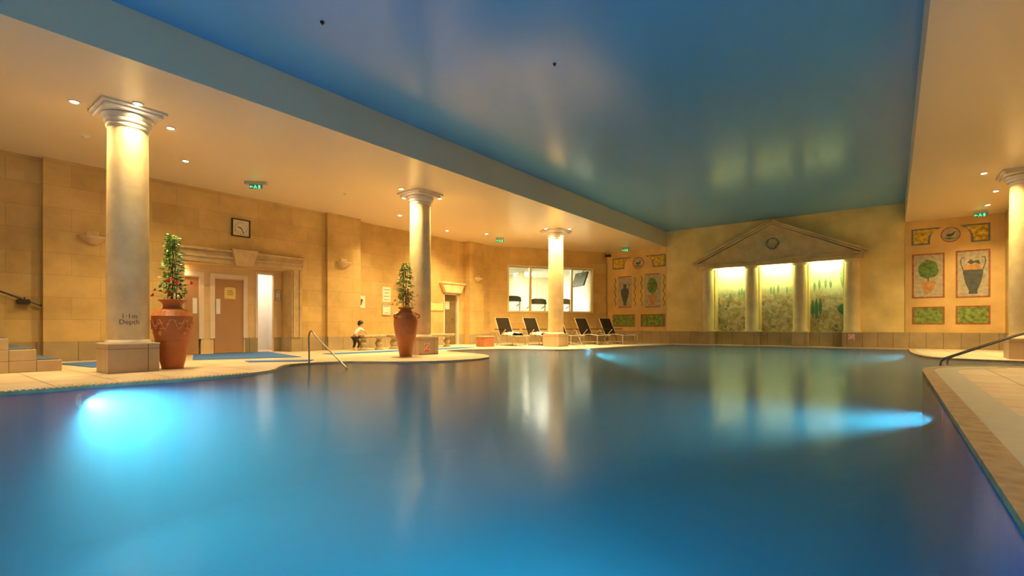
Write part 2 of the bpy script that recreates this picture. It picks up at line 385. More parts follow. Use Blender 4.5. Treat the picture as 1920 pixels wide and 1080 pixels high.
# ------------------------------------------------------------------ lamps
def spot(name, loc, energy, col, size=120, blend=.8, r=.04, rot=(0,0,0), parent=None):
    l = bpy.data.lights.new(name, 'SPOT'); l.energy = energy; l.color = col; l.spot_size = math.radians(size); l.spot_blend = blend; l.shadow_soft_size = r
    o = bpy.data.objects.new(name, l); C.objects.link(o); o.location = loc; o.rotation_euler = rot
    if parent: o.parent = parent
    return o
WARM = (1,.75,.33)
LAMP_W = 385
dl = thing('downlight', '', 'ceiling light', (0,0,ZC), 0, 'recessed downlights in the low ceilings')
obj('rim', MB().lathe([(.045,-.001),(.075,-.001),(.078,-.012),(.070,-.018),(.050,-.016),(.045,-.006)], seg=20), M['capital'], dl, smooth=True)
obj('bulb', MB().lathe([(.001,-.022),(.03,-.021),(.047,-.012),(.047,-.004)], seg=16), M['lamp'], dl, smooth=True)
spot('lamp_light', (0,0,-.03), LAMP_W, WARM, 132, 1, .045, parent=dl)
LAMPS = [(-9.86,1.76,'front of the nearest column capital, leftmost of its lamps'),(-9.18,2.38,'beside the nearest column capital on its pool side'),(-9.86,3.02,'just right of the nearest column capital'),
 (-11.57,3.81,'alone between nearest column and doors'),(-9.68,7.90,'left of the middle column capital'),(-9.60,9.13,'right of the middle column capital'),
 (-12.0,9.74,'left of the middle column, over the stone benches'),(-12.6,12.35,'right of the middle column near the left wall'),(-11.88,13.67,'near the green ceiling sign past the middle column'),
 (-10.10,14.79,'lowest on the left of the far column capital'),(-9.62,14.24,'upper left of the far column capital'),(-8.98,14.78,'upper right of the far column capital'),(-9.6,15.50,'lower right of the far column capital'),
 (1.60,15.13,'left of the column at the right edge, highest one'),(2.05,17.3,'right side ceiling, touching the column shaft'),(2.10,19.13,'right side ceiling, nearest the painted wall')]
for i,(x,yy,t) in enumerate(LAMPS):
    lab = 'glowing round downlight in cream ceiling, ' + t
    if i == 0: dl.location = (x,yy,ZC); dl['label'] = lab[:110]
    else: dup(dl, (x,yy,ZC), label=lab)
    root = [o for o in bpy.data.objects if o.get('label') == (lab[:110] if i == 0 else lab)][0]
    for ch in [c for c in bpy.data.objects if c.parent == root and c.type == 'LIGHT']:   # energy set per lamp: dimmer by the nearest column, brighter further in
        ch.data = ch.data.copy(); ch.data.energy = LAMP_W * (.52 if yy < 3.5 and x < 0 else .9 if yy < 5 else 1.35 if x < 0 else 1.1)
# unseen downlights: some hidden by columns, most added beyond the frame as fill
for i,(x,yy) in enumerate([(-10.3,2.38),(-10.3,8.5),(-9.7,-3.6),(-9.7,-1.6),(2.9,15.0),(2.3,10.0),(2.3,7.4),(2.3,3.8),(4.6,8.2),(4.6,1.5),(2.3,-1.5),(4.6,12.2),(2.3,-4.5)]):
    dup(dl, (x,yy,ZC), label='unseen round downlight in the low ceiling, added to those in view')

# underwater lamps
pl = thing('pool_light', 'round underwater lamp in near left pool wall, brightest glow in the water', 'pool light', (-7.655,1.45,-.16), .50, 'underwater pool lights')
obj('ring', MB().lathe([(.085,0),(.11,0),(.11,.02),(.09,.03)], seg=24), M['white'], pl, smooth=True).rotation_euler = (0,PI/2,0)
obj('lens', MB().lathe([(.001,.03),(.06,.025),(.085,.005),(.085,0)], seg=20), M['poollamp'], pl, smooth=True).rotation_euler = (0,PI/2,0)
PC = (.18,.92,1)
spot('lamp_light', (.06,0,0), 1300, (.34,.94,1), 116, 1, .08, (0,-PI/2+.50,0), pl)
for (loc,rz,lab) in [((.40,6.2,-.17), PI, 'underwater lamp in the right pool wall casting a pale streak leftwards'),((-7.63,13.9,-.17),0,'underwater lamp at the far left pool edge below the deck chairs'),((.40,18.4,-.17),PI,'underwater lamp in the far right pool wall near the painted panels')]:
    q = dup(pl, loc, rz, lab)
    for ch in [c for c in bpy.data.objects if c.parent==q and c.type=='LIGHT']:
        ch.data = ch.data.copy(); ch.data.color = PC; ch.data.spot_size = math.radians(26); ch.data.energy = 2200; ch.rotation_euler = (0,-PI/2+.16,0)
for loc,rz in [((.365,-2.8,-.2),PI),((-2.2,-4.58,-.2),PI/2),((.39,.9,-.2),PI-.2)]:  # unseen lamps added to brighten the nearer water
    q = dup(pl, loc, rz, 'unseen underwater lamp in the pool wall, added to light the water')
    for ch in [c for c in bpy.data.objects if c.parent==q and c.type=='LIGHT']:
        ch.data = ch.data.copy(); ch.data.color = PC; ch.data.spot_size = math.radians(125); ch.data.spot_blend = 1; ch.data.energy = 2900; ch.rotation_euler = (0,-PI/2+.95,0)

# ------------------------------------------------------------------ columns
def make_column(name, x, y, r, label, base=(.33,.46)):
    t = thing(name, label, 'column', (x,y,0), 0, 'round columns around the pool')
    hb, pz = base
    obj('plinth', MB().box((-hb,-hb,0),(hb,hb,pz-.02)), M['plinth'], t, bevel=.006)
    obj('plinth_top', MB().box((-hb-.006,-hb-.006,pz-.02),(hb+.006,hb+.006,pz)).lathe([(r*1.12,pz),(r*1.1,pz+.02),(r*1.02,pz+.05)],seg=40), M['plinthtop'], t, bevel=.004)
    prof = [(r*1.0,pz),(r*1.01,1.4),(r*.99,2.6),(r*.95,ZC-.30)]
    sh = obj('shaft', MB().lathe(prof, seg=64), M['column'], t, smooth=True)
    c = MB().lathe([(r*.95,ZC-.32),(r*1.02,ZC-.30),(r*1.04,ZC-.28),(r*1.0,ZC-.265),(r*1.0,ZC-.25),(r*1.1,ZC-.23),(r*1.13,ZC-.20),(r*1.1,ZC-.185),(r*1.16,ZC-.17),(r*1.22,ZC-.13),(r*1.22,ZC-.11),(r*1.05,ZC-.10)], seg=64)
    obj('capital', c, M['capital'], t, smooth=True)
    a = r*1.35
    obj('abacus', MB().box((-a,-a,ZC-.10),(a,a,ZC-.045)).box((-a-.05,-a-.05,ZC-.045),(a+.05,a+.05,ZC)), M['capital'], t, bevel=.008)
    return t
R = .275
make_column('stone_column', -9.68, 2.38, R, 'nearest round stone column, lettered low on its shaft, beside the terracotta urn')
make_column('stone_column', -9.68, 8.52, R, 'middle round stone column on a plinth with a red round sign')
make_column('stone_column', -9.60, 14.86, R, 'far left round column standing in front of the lit window')
make_column('stone_column', 2.33, 15.5, .29, 'round stone column cut by the right edge of the view')
# lettering on the nearest column, bent round the shaft
def text_mesh(txt, size):
    cu = bpy.data.curves.new('letters','FONT'); cu.body = txt; cu.size = size; cu.align_x = 'CENTER'; cu.resolution_u = 3
    o = bpy.data.objects.new('letters', cu); C.objects.link(o)
    me = bpy.data.meshes.new_from_object(o); bpy.data.objects.remove(o)
    bm = bmesh.new(); bm.from_mesh(me); bmesh.ops.subdivide_edges(bm, edges=[e for e in bm.edges if e.calc_length()>size*.2], cuts=2)
    mb = MB(); mb.add([v.co.copy() for v in bm.verts], [tuple(v.index for v in f.verts) for f in bm.faces]); bm.free(); return mb
col0 = [o for o in bpy.data.objects if o.name == 'stone_column'][0]
letters = MB()
for txt,z in (('1·1m',.865),('Depth',.775)):
    tm = text_mesh(txt,.105)
    rr = R+.004; a0 = math.atan2(-2.38, 9.68)+.06
    for v in tm.v:
        a = a0 + v.x/rr; v.z = z+v.y-.02; v.x = rr*math.cos(a); v.y = rr*math.sin(a)
    letters.merge(tm)
o = obj('lettering', letters, M['ink'], col0); o['label'] = 'brown painted depth lettering'
def facing(mb, n, loc):
    """mb drawn in the xz plane facing -y -> turned so that its face looks along plan direction n"""
    a = math.atan2(n[1],n[0]) + PI/2
    Mx = Matrix.Translation(loc) @ Matrix.Rotation(a,4,'Z'); return MB().merge(mb, Mx)
def circ(r, n=24, cx=0, cz=0, a0=0, a1=2*PI): return [(cx+r*math.cos(a0+(a1-a0)*i/n), cz+r*math.sin(a0+(a1-a0)*i/n)) for i in range(n)]
def annulus(mb, r0, r1, y0, y1, n=28, cx=0, cz=0):
    for i in range(n):
        a=2*PI*i/n; b=2*PI*(i+1)/n
        P=[(cx+r0*math.cos(a),cz+r0*math.sin(a)),(cx+r1*math.cos(a),cz+r1*math.sin(a)),(cx+r1*math.cos(b),cz+r1*math.sin(b)),(cx+r0*math.cos(b),cz+r0*math.sin(b))]
        mb.hexa([(p[0],y1,p[1]) for p in P]+[(p[0],y0,p[1]) for p in P])
    return mb
def nodive(loc, n, s, label):
    t = thing('no_diving_sign', label, 'sign', loc, math.atan2(n[1],n[0])+PI/2, 'round red signs on plinths')
    obj('plate', MB().box((-s*.55,-.004,-s*.75),(s*.55,0,s*.55)), M['paper'], t)
    q = annulus(MB(), s*.36, s*.47, -.008, -.004)
    q.hexa([(-.30*s,-.004,.22*s),(-.22*s,-.004,.30*s),(.30*s,-.004,-.22*s),(.22*s,-.004,-.30*s),(-.30*s,-.008,.22*s),(-.22*s,-.008,.30*s),(.30*s,-.008,-.22*s),(.22*s,-.008,-.30*s)])
    obj('prohibition_ring', q, M['red'], t)
    obj('red_band', MB().box((-s*.5,-.008,-s*.72),(s*.5,-.004,-s*.5)), M['red'], t)
nodive((-9.35,8.45,.20),(1,0),.17,'red ringed sign on the plinth of the middle column')
sw = thing('switch_box', 'dark double switch on the shaded side of the middle column plinth', 'switch', (-9.60,8.19,.27), 0)
obj('back_plate', MB().box((-.05,-.015,-.12),(.05,0,.12)), M['white'], sw)
obj('rocker', MB().box((-.035,-.03,.02),(.035,-.015,.10)), M['black'], sw); obj('rocker', MB().box((-.035,-.03,-.10),(.035,-.015,-.02)), M['black'], sw)

# ------------------------------------------------------------------ urns with climbing plants
def leaf_shape(L, W):
    return [(0,0,0),(L*.35,W*.5,L*.06),(L*.7,W*.42,L*.03),(L,0,-L*.08),(L*.7,-W*.42,L*.03),(L*.35,-W*.5,L*.06),(L*.5,0,-L*.02)], [(0,6,1),(1,6,2),(2,6,3),(3,6,4),(4,6,5),(5,6,0)]
def make_urn(x, y, h, rm, label, mat, kind, ph, seed):
    random.seed(seed)
    t = thing('terracotta_urn', label, 'urn', (x,y,0), .3, 'tall terracotta urns beside the columns')
    k = h/1.15
    prof = [(.001,0),(.52*rm,0),(.53*rm,.03),(.60*rm,.12),(.72*rm,.30),(.86*rm,.52),(.955*rm,.68),(1.0*rm,.80),(.985*rm,.87),(.99*rm,.885),(.93*rm,.90),(.86*rm,.945),(.72*rm,.985),(.52*rm,1.0),(.46*rm,1.02),(.46*rm,1.07),(.54*rm,1.11),(.68*rm,1.135),(.70*rm,1.15),(.66*rm,1.155),(.5*rm,1.12),(.42*rm,1.06)]
    if kind == 2:
        prof = [(.001,0),(.50*rm,0),(.52*rm,.03),(.66*rm,.22),(.82*rm,.45),(.95*rm,.66),(1.0*rm,.80),(.97*rm,.92),(.82*rm,1.0),(.62*rm,1.05),(.48*rm,1.075),(.46*rm,1.10),(.56*rm,1.13),(.64*rm,1.145),(.66*rm,1.155),(.6*rm,1.16),(.45*rm,1.12),(.4*rm,1.06)]
    prof = [(r, z*k) for r,z in prof]
    wob = (lambda a,z: 1+.018*math.cos(26*a)*(1 if .89*k<z<.99*k else 0)) if kind==1 else (lambda a,z: 1+(.05*math.cos(9*a) if z>1.12*k else 0))
    obj('vessel', MB().lathe(prof, seg=104, wob=wob), mat, t, smooth=True)
    def rad(z):
        for (r0,z0),(r1,z1) in zip(prof,prof[1:]):
            if z0<=z<=z1 and z1>z0: return r0+(r1-r0)*(z-z0)/(z1-z0)
        return rm
    rel = MB()
    if kind == 1:
        for q in range(5):
            a0 = q*2*PI/5
            for s_ in (-1,1):
                path=[]; 
                for i in range(17):
                    u=i/16; a=a0+s_*u*.60; z=(.74+.075*math.cos(u*PI*2.1))*k; path.append(((rad(z)+.003)*math.cos(a),(rad(z)+.003)*math.sin(a),z))
                rel.tube(path,[.006+.006*math.sin(i*1.3)**2 for i in range(17)],6)
            for i in range(12):
                a=a0+random.uniform(-.5,.5); z=(.72+random.uniform(-.05,.10))*k
                rel.ball(((rad(z))*math.cos(a),(rad(z))*math.sin(a),z),.018,(1,1,.8),8,5)
            z=.60*k; a=a0; rel.ball((rad(z)*math.cos(a),rad(z)*math.sin(a),z),.03,(1,1,1.3),8,6)
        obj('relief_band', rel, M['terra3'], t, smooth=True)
    for z in ((.47*k,.88*k) if kind==1 else (.52*k,)): 
        bd = MB(); bd.tube([((rad(z))*math.cos(2*PI*i/48),(rad(z))*math.sin(2*PI*i/48),z) for i in range(49)],.006,6)
        obj('moulded_ring', bd, mat, t, smooth=True)
    if kind==2:
        for sgn in (1,-1):
            a=sgn*1.35-.6; lug=MB(); cr,sr=math.cos(a),math.sin(a)
            lug.tube([(cr*(rad(.9*k)+.0),sr*rad(.9*k),.90*k),(cr*(rad(.9*k)+.05),sr*(rad(.9*k)+.05),.93*k),(cr*(rad(.9*k)+.04),sr*(rad(.9*k)+.04),.98*k),(cr*.7*rm,sr*.7*rm,1.03*k)],.018,8)
            obj('handle', lug, mat, t, smooth=True)
    obj('soil', MB().lathe([(.001,h-.06),(.43*rm,h-.06)],seg=20), M['soil'], t)
    # plant: a separate living thing standing in the urn
    p = thing('climbing_plant', ('tall climbing plant with red flowers in the nearest urn' if kind==1 else 'shorter climbing plant with red and white flowers in the urn by the middle column'), 'plant', (x,y,h-.06), .3, 'climbing plants in urns')
    st = MB()
    for q in range(5):
        a=q*2*PI/5; st.tube([(.06*math.cos(a+u*3)*(1.2-u*.6),.06*math.sin(a+u*3)*(1.2-u*.6),u*(ph-.08)) for u in [i/10 for i in range(11)]],.006,5)
    st.tube([(0,0,0),(0,0,ph-.1)],.009,6); obj('stem', st, M['stem'], p)
    fo = MB(); hi = MB()
    for i in range(560 if kind==1 else 520):
        u = random.random()**.85; z = .04+u*(ph-.06)+random.uniform(-.03,.05); rr = (.17-.07*u-.05*u**6)*math.sqrt(random.uniform(.05,1.25)) * (1.0 if kind==1 else 1.12)
        if .25<u<.45: rr*=.85
        a = random.uniform(0,2*PI); vs,fs = leaf_shape(random.uniform(.045,.085), random.uniform(.03,.048))
        Mx = Matrix.Translation((rr*math.cos(a),rr*math.sin(a),z)) @ Matrix.Rotation(a+random.uniform(-.9,.9),4,'Z') @ Matrix.Rotation(random.uniform(-.6,.9),4,'Y') @ Matrix.Rotation(random.uniform(-.8,.8),4,'X')
        fo.add([Mx@Vector(v) for v in vs], fs)
    obj('foliage', fo, M['leaf'], p)
    for i in range(3):
        vs,fs = leaf_shape(.17,.085); a=[2.6,-.9,.3][i]+ (0 if kind==1 else .5)
        Mx = Matrix.Translation((.07*math.cos(a),.07*math.sin(a),.36-.05*i)) @ Matrix.Rotation(a,4,'Z') @ Matrix.Rotation(-.25,4,'Y')
        o = obj('pale_leaf', MB().add([Mx@Vector(v) for v in vs],fs), M['leaf2'], p); o['label']='large cream leaf'
    fm = MB()
    for q in range(5):
        vs,fs = leaf_shape(.05,.045); Mx = Matrix.Rotation(q*2*PI/5,4,'Z') @ Matrix.Rotation(-.7,4,'Y'); fm.add([Mx@Vector(v) for v in vs],fs)
    fm.ball((0,0,.012),.012,seg=6,rings=4)
    first=None
    spots = [(-1.0,.13,.37),(-.55,.16,.38),(-.15,.15,.33),(.7,.27,.34),(-1.9,.17,.29),(-2.3,.24,.22),(-2.6,.31,.13),(-.9,.15,.18),(-.7,.14,.14),(1.9,.14,.30),(2.7,.15,.24)]
    br = MB()
    for a,rr,z in spots:
        a -= .1
        br.tube([(.03*math.cos(a),.03*math.sin(a),z*.6),(rr*.6*math.cos(a),rr*.6*math.sin(a),z*.9),(rr*math.cos(a),rr*math.sin(a),z)],.003,4)
        if first is None: o = first = obj('flower', fm, M['flower'], p)
        else: o = first.copy(); C.objects.link(o)
        o.location=(rr*math.cos(a),rr*math.sin(a),z); o.rotation_euler=(random.uniform(.5,1.2),random.uniform(-.3,.3),a+PI/2); s_=random.uniform(.8,1.15); o.scale=(s_,)*3
    obj('twig', br, M['stem'], p)
make_urn(-9.70, 3.0, 1.17, .300, 'large matt terracotta urn with raised relief band beside the nearest column', M['terra'], 1, 1.16, 3)
make_urn(-9.22, 7.66, 1.17, .29, 'smooth glazed terracotta urn with handles by the middle column', M['terra2'], 2, 1.12, 5)

# ------------------------------------------------------------------ stair at the left
stx = -10.72; ys = [1.76,1.46,1.15,.84,.53,.22,-.1]
sm = MB(); cm = MB(); 
for i in range(6):
    sm.box((-13.72,-2.0,i*.178),(stx,ys[i],(i+1)*.178)); cm.box((-13.70,ys[i+1]-.0,(i+1)*.178),(stx-.05,ys[i]-.03,(i+1)*.178+.012))
M['stair'] = blocks('stair_tiles', (0,1), .31, 2.0, (.55,.40,.24),(.50,.36,.21),(.3,.2,.12), off=0, rough=.45, ms=.008, ox=.09)
stt = struct('stairs', sm, M['stair'], bevel=.01); struct('tread_carpet', cm, M['carpet'], stt)
hr = thing('wall_handrail', 'thin dark handrail sloping down the left wall above the steps', 'handrail', (-13.62,1.9,0))
def onleft(yv,zv): return (0,yv-1.9,zv)
obj('rail', MB().tube([onleft(1.93,1.14),onleft(1.3,1.42),onleft(.2,1.90),onleft(-1,2.42)],.018), M['darkmetal'], hr, smooth=True)
obj('bracket', MB().box((-.10,-.12-.0,1.13),(.03,.06,1.23)).tube([(-.02,-.02,1.2),(0,-.02,1.27)],.012), M['darkmetal'], hr)
hr_b = [c for c in bpy.data.objects if c.name.startswith('bracket')][0]; hr_b.location=(0,-.20,.03)

# ------------------------------------------------------------------ pool handrails
def smoothpath(P, it=3):
    for _ in range(it):
        Q=[P[0]]
        for a,b in zip(P,P[1:]):
            a=Vector(a);b=Vector(b); Q+= [a*.75+b*.25, a*.25+b*.75]
        Q.append(P[-1]); P=Q
    return P
t = thing('pool_handrail', 'steel pool step rail left of the urn by the middle column', 'handrail', (-8.85,4.98,0))
obj('rail', MB().tube(smoothpath([(.02,0,-.35),(.02,0,.30),(.0,0,.58),(.12,0,.66),(.30,-.02,.52),(1.35,-.08,.03),(1.42,-.08,-.05),(1.42,-.08,-.40)]),.016,12), M['steel'], t, smooth=True)
obj('anchor_plate', MB().lathe([(.045,-.10),(.045,-.085),(.022,-.08)],(.02,0,0),16), M['steel'], t, smooth=True)
t = thing('pool_handrail', 'steel rail rising from the water inlet to the right edge of the view', 'handrail', (.72,12.75,0))
obj('rail', MB().tube(smoothpath([(0,.0,-.6),(0,.0,-.05),(.02,0,.06),(.15,0,.13),(1.15,.05,.60),(2.1,.1,1.0),(2.5,.1,1.0),(2.5,.1,0)]),.024,12), M['steel'], t, smooth=True)
obj('rail', MB().tube(smoothpath([(0.15,.75,-.6),(.15,.75,-.05),(.17,.75,.06),(.30,.75,.13),(1.30,.80,.60),(2.2,.85,1.0),(2.5,.85,1.0),(2.5,.85,0)]),.02,12), M['steel'], t, smooth=True)

# ------------------------------------------------------------------ blue mats on the left deck
def mat_(poly, label):
    o = obj('floor_mat', MB().prism(poly,.001,.013), M['mat']); tag(o,label,'mat','blue rubber mats on the deck'); return o
mat_([(-13.5,2.6),(-12.3,2.2),(-11.2,3.9),(-10.7,6.0),(-11.6,6.3),(-13.5,6.3)][:0] or [(-13.9,4.75),(-11.75,4.0),(-10.9,5.95),(-13.9,6.6)], 'wide blue mat in front of the two changing room doors')
mat_([(-10.55,4.55),(-10.15,4.45),(-9.45,5.35),(-9.75,5.6)], 'narrow blue mat nearest the pool step rail')
mat_([(-12.6,2.0),(-11.0,2.2),(-11.2,3.2),(-12.6,3.2)], 'blue mat seen between the steps and the nearest column')
mat_([(-11.75,7.0),(-11.3,7.0),(-11.1,9.4),(-11.1,12.2),(-11.75,12.2)], 'long blue mat strip in front of the stone benches')

# ------------------------------------------------------------------ alcove, doors, moulding
XF = XL
fr = MB()
fr.box((XF,4.12,2.33),(XF+.06,7.42,2.45)).box((XF,4.12,2.45),(XF+.10,7.42,2.52)).box((XF,4.08,2.52),(XF+.07,7.42,2.62)).box((XF,4.06,2.62),(XF+.14,7.46,2.68))
for a,b in ((4.12,4.43),(7.10,7.41)):
    fr.box((XF,a,DL),(XF+.05,b,2.33)); fr.box((XF+.05,a+.04,DL),(XF+.075,a+.09,2.33)); fr.box((XF+.05,b-.09,DL),(XF+.075,b-.04,2.33))
o = obj('door_surround', fr, M['keystone'], bevel=.006); tag(o,'moulded stone surround framing the alcove with the changing room doors','surround')
ks = MB().plate([(5.55,2.30),(6.00,2.30),(6.10,2.72),(5.45,2.72)],'x',XF+.02,XF+.20); ko=obj('keystone',ks,M['keystone'],bevel=.01); ko.parent=o
def doorset(n, y0, y1, fw, z1, sign):
    f = MB(); x0=XA-.05; x1=XA+.03
    f.box((x0,y0-fw,DL if sign else DL),(x1,y0,z1+fw)).box((x0,y1,DL),(x1,y1+fw,z1+fw)).box((x0,y0,z1),(x1,y1,z1+fw))
    dr = struct('door_%d'%n, MB().box((XA-.06,y0,0.01),(XA-.01,y1,z1)), M['door'])
    struct('door_frame', f, M['frame'], dr)
    obj('push_plate', MB().box((XA-.01,(y0+.04) if sign else (y1-.14),1.05),(XA-.005,(y0+.14) if sign else (y1-.04),1.45)), M['white'], dr)
    if sign:
        s_ = thing('door_notice','cream yellow notice on the wider brown door','notice',(XA-.005,(y0+y1)/2+.02,1.62))
        obj('board', MB().box((0,-.14,-.16),(.008,.14,.13)).plate([(.14*math.cos(PI*i/12),.13+.03*math.sin(PI*i/12)) for i in range(13)],'x',0,.008), M['yellowp'], s_)
        for i,w in enumerate((.06,.08,.07)): obj('printed_line', MB().box((.008,-w,.05-i*.05),(.010,w,.065-i*.05)), M['ink'], s_)
doorset(1, 4.42, 4.95, .11, zk(2.10), False)
doorset(2, 5.32, 6.04, .11, zk(2.10), True)
# shower room behind the alcove
struct('wall_shower', MB().box((XA-1.6,6.2,0),(XA-1.5,7.6,2.6)).box((XA-1.5,6.1,0),(XA-.1,6.2,2.6)).box((XA-1.5,7.45,0),(XA-.1,7.55,2.6)).box((XA-1.6,6.1,2.5),(XA-.1,7.6,2.6)), M['white'])
fr = MB().box((XA-.08,6.36,DL),(XA+.03,6.42,2.26)).box((XA-.08,6.42,2.2),(XA+.03,6.88,2.26)); struct('door_3', fr, M['frame'])
s_ = thing('shower','small chrome shower head in the white shower room','shower',(XA-1.5,6.98,1.80))
obj('arm', MB().tube([(0,0,0),(.12,0,.03),(.18,0,0)],.012), M['steel'], s_, smooth=True); obj('rose', MB().lathe([(.015,0),(.06,-.04),(.06,-.05)],(.18,0,0),16), M['steel'], s_, smooth=True)
s_ = thing('shower_valve','chrome shower valve low on the white shower wall','valve',(XA-1.5,6.98,1.0))
obj('backplate', MB().box((0,-.06,-.08),(.02,.06,.08)), M['steel'], s_); obj('knob', MB().ball((.05,0,0),.035), M['steel'], s_, smooth=True)
l = bpy.data.lights.new('shower_light','AREA'); l.energy=14; l.size=.7; l.color=(1,.86,.66); o=bpy.data.objects.new('shower_light',l); C.objects.link(o); o.location=(XA-.8,6.85,2.45)
M['warmpanel'] = emis('warm_panel_glow',(1,.8,.55),3)
pn = obj('ceiling_panel_light', MB().box((XA-1.1,6.6,2.47),(XA-.5,7.1,2.50)), M['warmpanel']); tag(pn,'flat glowing light panel in the shower room ceiling','ceiling light')
# added fill lamp in the alcove soffit keeps its wall bright
dup(dl, (-13.85,6.5,ZC), label='x'); 
_l=[o for o in bpy.data.objects if o.get('label')=='x'][0]; _l.location=(-14.0,4.52,2.31); _l['label']='added fill downlight in the soffit of the door alcove'
for ch in [c for c in bpy.data.objects if c.parent==_l and c.type=='LIGHT']:
    ch.data = ch.data.copy(); ch.data.energy = 22
def wallsign(name, label, cat, Y, z, w, h, x=XL, framed=None, mat='paper', lines=0, group=None):
    t = thing(name,label,cat,(x,Y,z),0,group)
    if framed:
        f=MB(); b=.03
        f.box((0,-w/2-b,-h/2-b),(.025,-w/2,h/2+b)).box((0,w/2,-h/2-b),(.025,w/2+b,h/2+b)).box((0,-w/2,h/2),(.025,w/2,h/2+b)).box((0,-w/2,-h/2-b),(.025,w/2,-h/2))
        obj('frame',f,M[framed],t)
    obj('sheet',MB().box((0,-w/2,-h/2),(.008,w/2,h/2)),M[mat],t)
    if lines:
        for i in range(lines): ww=w*random.uniform(.25,.42); z_=h*.32-i*h*.66/max(1,lines-1); obj('printed_line',MB().box((.008,-ww,z_-.008),(.010,ww,z_+.008)),M['ink'],t)
    return t
wallsign('wall_notice','small plaque on the short wall right of the white shower doorway','notice',7.0,1.62,.12,.26,XA,'keystone','paper',2)
t = wallsign('wall_notice','pale square notice with a dark figure, left of the urn by the middle column','notice',zk(0)*0+9.58,1.53,.34,.40,XR_,None,'paper',0)
fg=MB().plate([(-.05,-.1),(.02,-.12),(.06,.0),(.09,.07),(.03,.1),(-.03,.06),(-.07,.09),(-.09,.02)],'x',.008,.011); obj('printed_figure',fg,M['ink'],t)
wallsign('wall_notice','pale paper notice higher on the wall behind the red flowers','notice',10.62,1.82,.34,.52,XR_,None,'paper',4)
wallsign('framed_notice','wooden framed notice behind the flowers of the far urn','notice',10.62,1.30,.34,.34,XR_,'keystone','paper',2)
wallsign('framed_notice','wide wooden framed sign on the wall right of the middle column','notice',12.98,1.52,.66,.34,XR_,'keystone','yellowp',1)
# doors in the recessed left wall
def side_door(n, y0, y1, z1, glass_):
    dr = struct('door_%d'%n, MB().box((XR_-.13,y0,0.01),(XR_-.09,y1,z1)), M['frost'])
    f=MB().box((XR_-.14,y0,0),(XR_+.02,y0+.05,z1)).box((XR_-.14,y1-.06,0),(XR_+.02,y1,z1)).box((XR_-.14,y0,z1-.05),(XR_+.02,y1,z1))
    struct('door_frame',f,M['keystone'] if not glass_ else M['capital'],dr)
    obj('door_handle',MB().tube([(XR_-.08,y1-.28,1.0),(XR_-.03,y1-.28,1.0),(XR_-.03,y1-.12,1.0)],.014),M['steel'],dr)
    k=MB().plate([(y0+.0,z1+.02),(y1+.0,z1+.02),(y1+.22,z1+.36),(y0-.2,z1+.36)],'x',XR_+.0,XR_+.16).box((XR_,y0-.24,z1+.36),(XR_+.2,y1+.26,z1+.42))
    ko=obj('door_lintel',k,M['column'],bevel=.01); tag(ko,'flared stone lintel over the %s'%('glazed door right of the middle column' if glass_ else 'dark doorway hidden behind the middle column'),'lintel',group='flared door lintels')
side_door(4, 11.35, 12.15, 1.98, False); side_door(5, 13.33, 14.15, 2.02, True)
wallsign('door_notice','white paper notice on the glazed door right of the middle column','notice',13.62,1.55,.22,.30,XR_-.09,None,'paper',3)
# clock
t = thing('wall_clock','square dark framed wall clock high above the stone surround','clock',(XL,zk(0)*0+5.73,3.305))
s_=.205
f=MB()
for a in ((-s_-.025,-s_-.025,s_+.025,-s_),(-s_-.025,s_,s_+.025,s_+.025),(-s_-.025,-s_,-s_,s_),(s_,-s_,s_+.025,s_)): f.box((0,a[0],a[1]),(.06,a[2],a[3]))
obj('frame',f,M['clockb'],t,bevel=.004); obj('dial',MB().box((0,-s_,-s_),(.03,s_,s_)),M['clockf'],t)
for i in range(12):
    tm=text_mesh(str(i if i else 12),.075); a=PI/2-i*PI/6
    for v in tm.v: v.x,v.y,v.z = .032, v.x+.15*math.cos(a), v.y+.15*math.sin(a)-.027
    obj('numeral',tm,M['ink'],t)
obj('hour_hand',MB().plate([(-.01,-.01),(.01,.01),(-.085,.035),(-.09,.02)],'x',.034,.037),M['black'],t)
obj('minute_hand',MB().plate([(-.008,0),(.008,.005),(.075,-.135),(.06,-.14)],'x',.038,.041),M['black'],t)
# unlit plaster wall sconces
def sconce(loc, rz, label):
    t = thing('wall_sconce',label,'wall light',loc,rz,'plaster half bowl wall lights')
    vs=[];n1,n2=14,6
    for j in range(n2+1):
        u=j/n2; r=.26*math.sin(.15+u*1.3); z=-.02-.17*(1-u)**1.3
        for i in range(n1+1):
            a=-PI/2+PI*i/n1; vs.append((max(0,r*.8*math.cos(a)),r*math.sin(a),z))
    fs=[(j*(n1+1)+i,j*(n1+1)+i+1,(j+1)*(n1+1)+i+1,(j+1)*(n1+1)+i) for j in range(n2) for i in range(n1)]
    o=obj('bowl',MB().add(vs,fs),M['sconce'],t,smooth=True); so=o.modifiers.new('s','SOLIDIFY'); so.thickness=.012; so.offset=0
    obj('back_plate',MB().box((0,-.10,-.12),(.015,.10,.10)),M['sconce'],t)
M['sconce']=plain('sconce_plaster',(.66,.48,.25),.7,var=.1)
sconce((XL,2.72,2.66),0,'half bowl plaster wall light left of the nearest column')
sconce((XL+.12,8.72,2.72),0,'half bowl plaster wall light on the pilaster left of the far urn')
sconce((XL+.10,14.95,2.72),0,'half bowl plaster wall light on the pilaster near the big window')

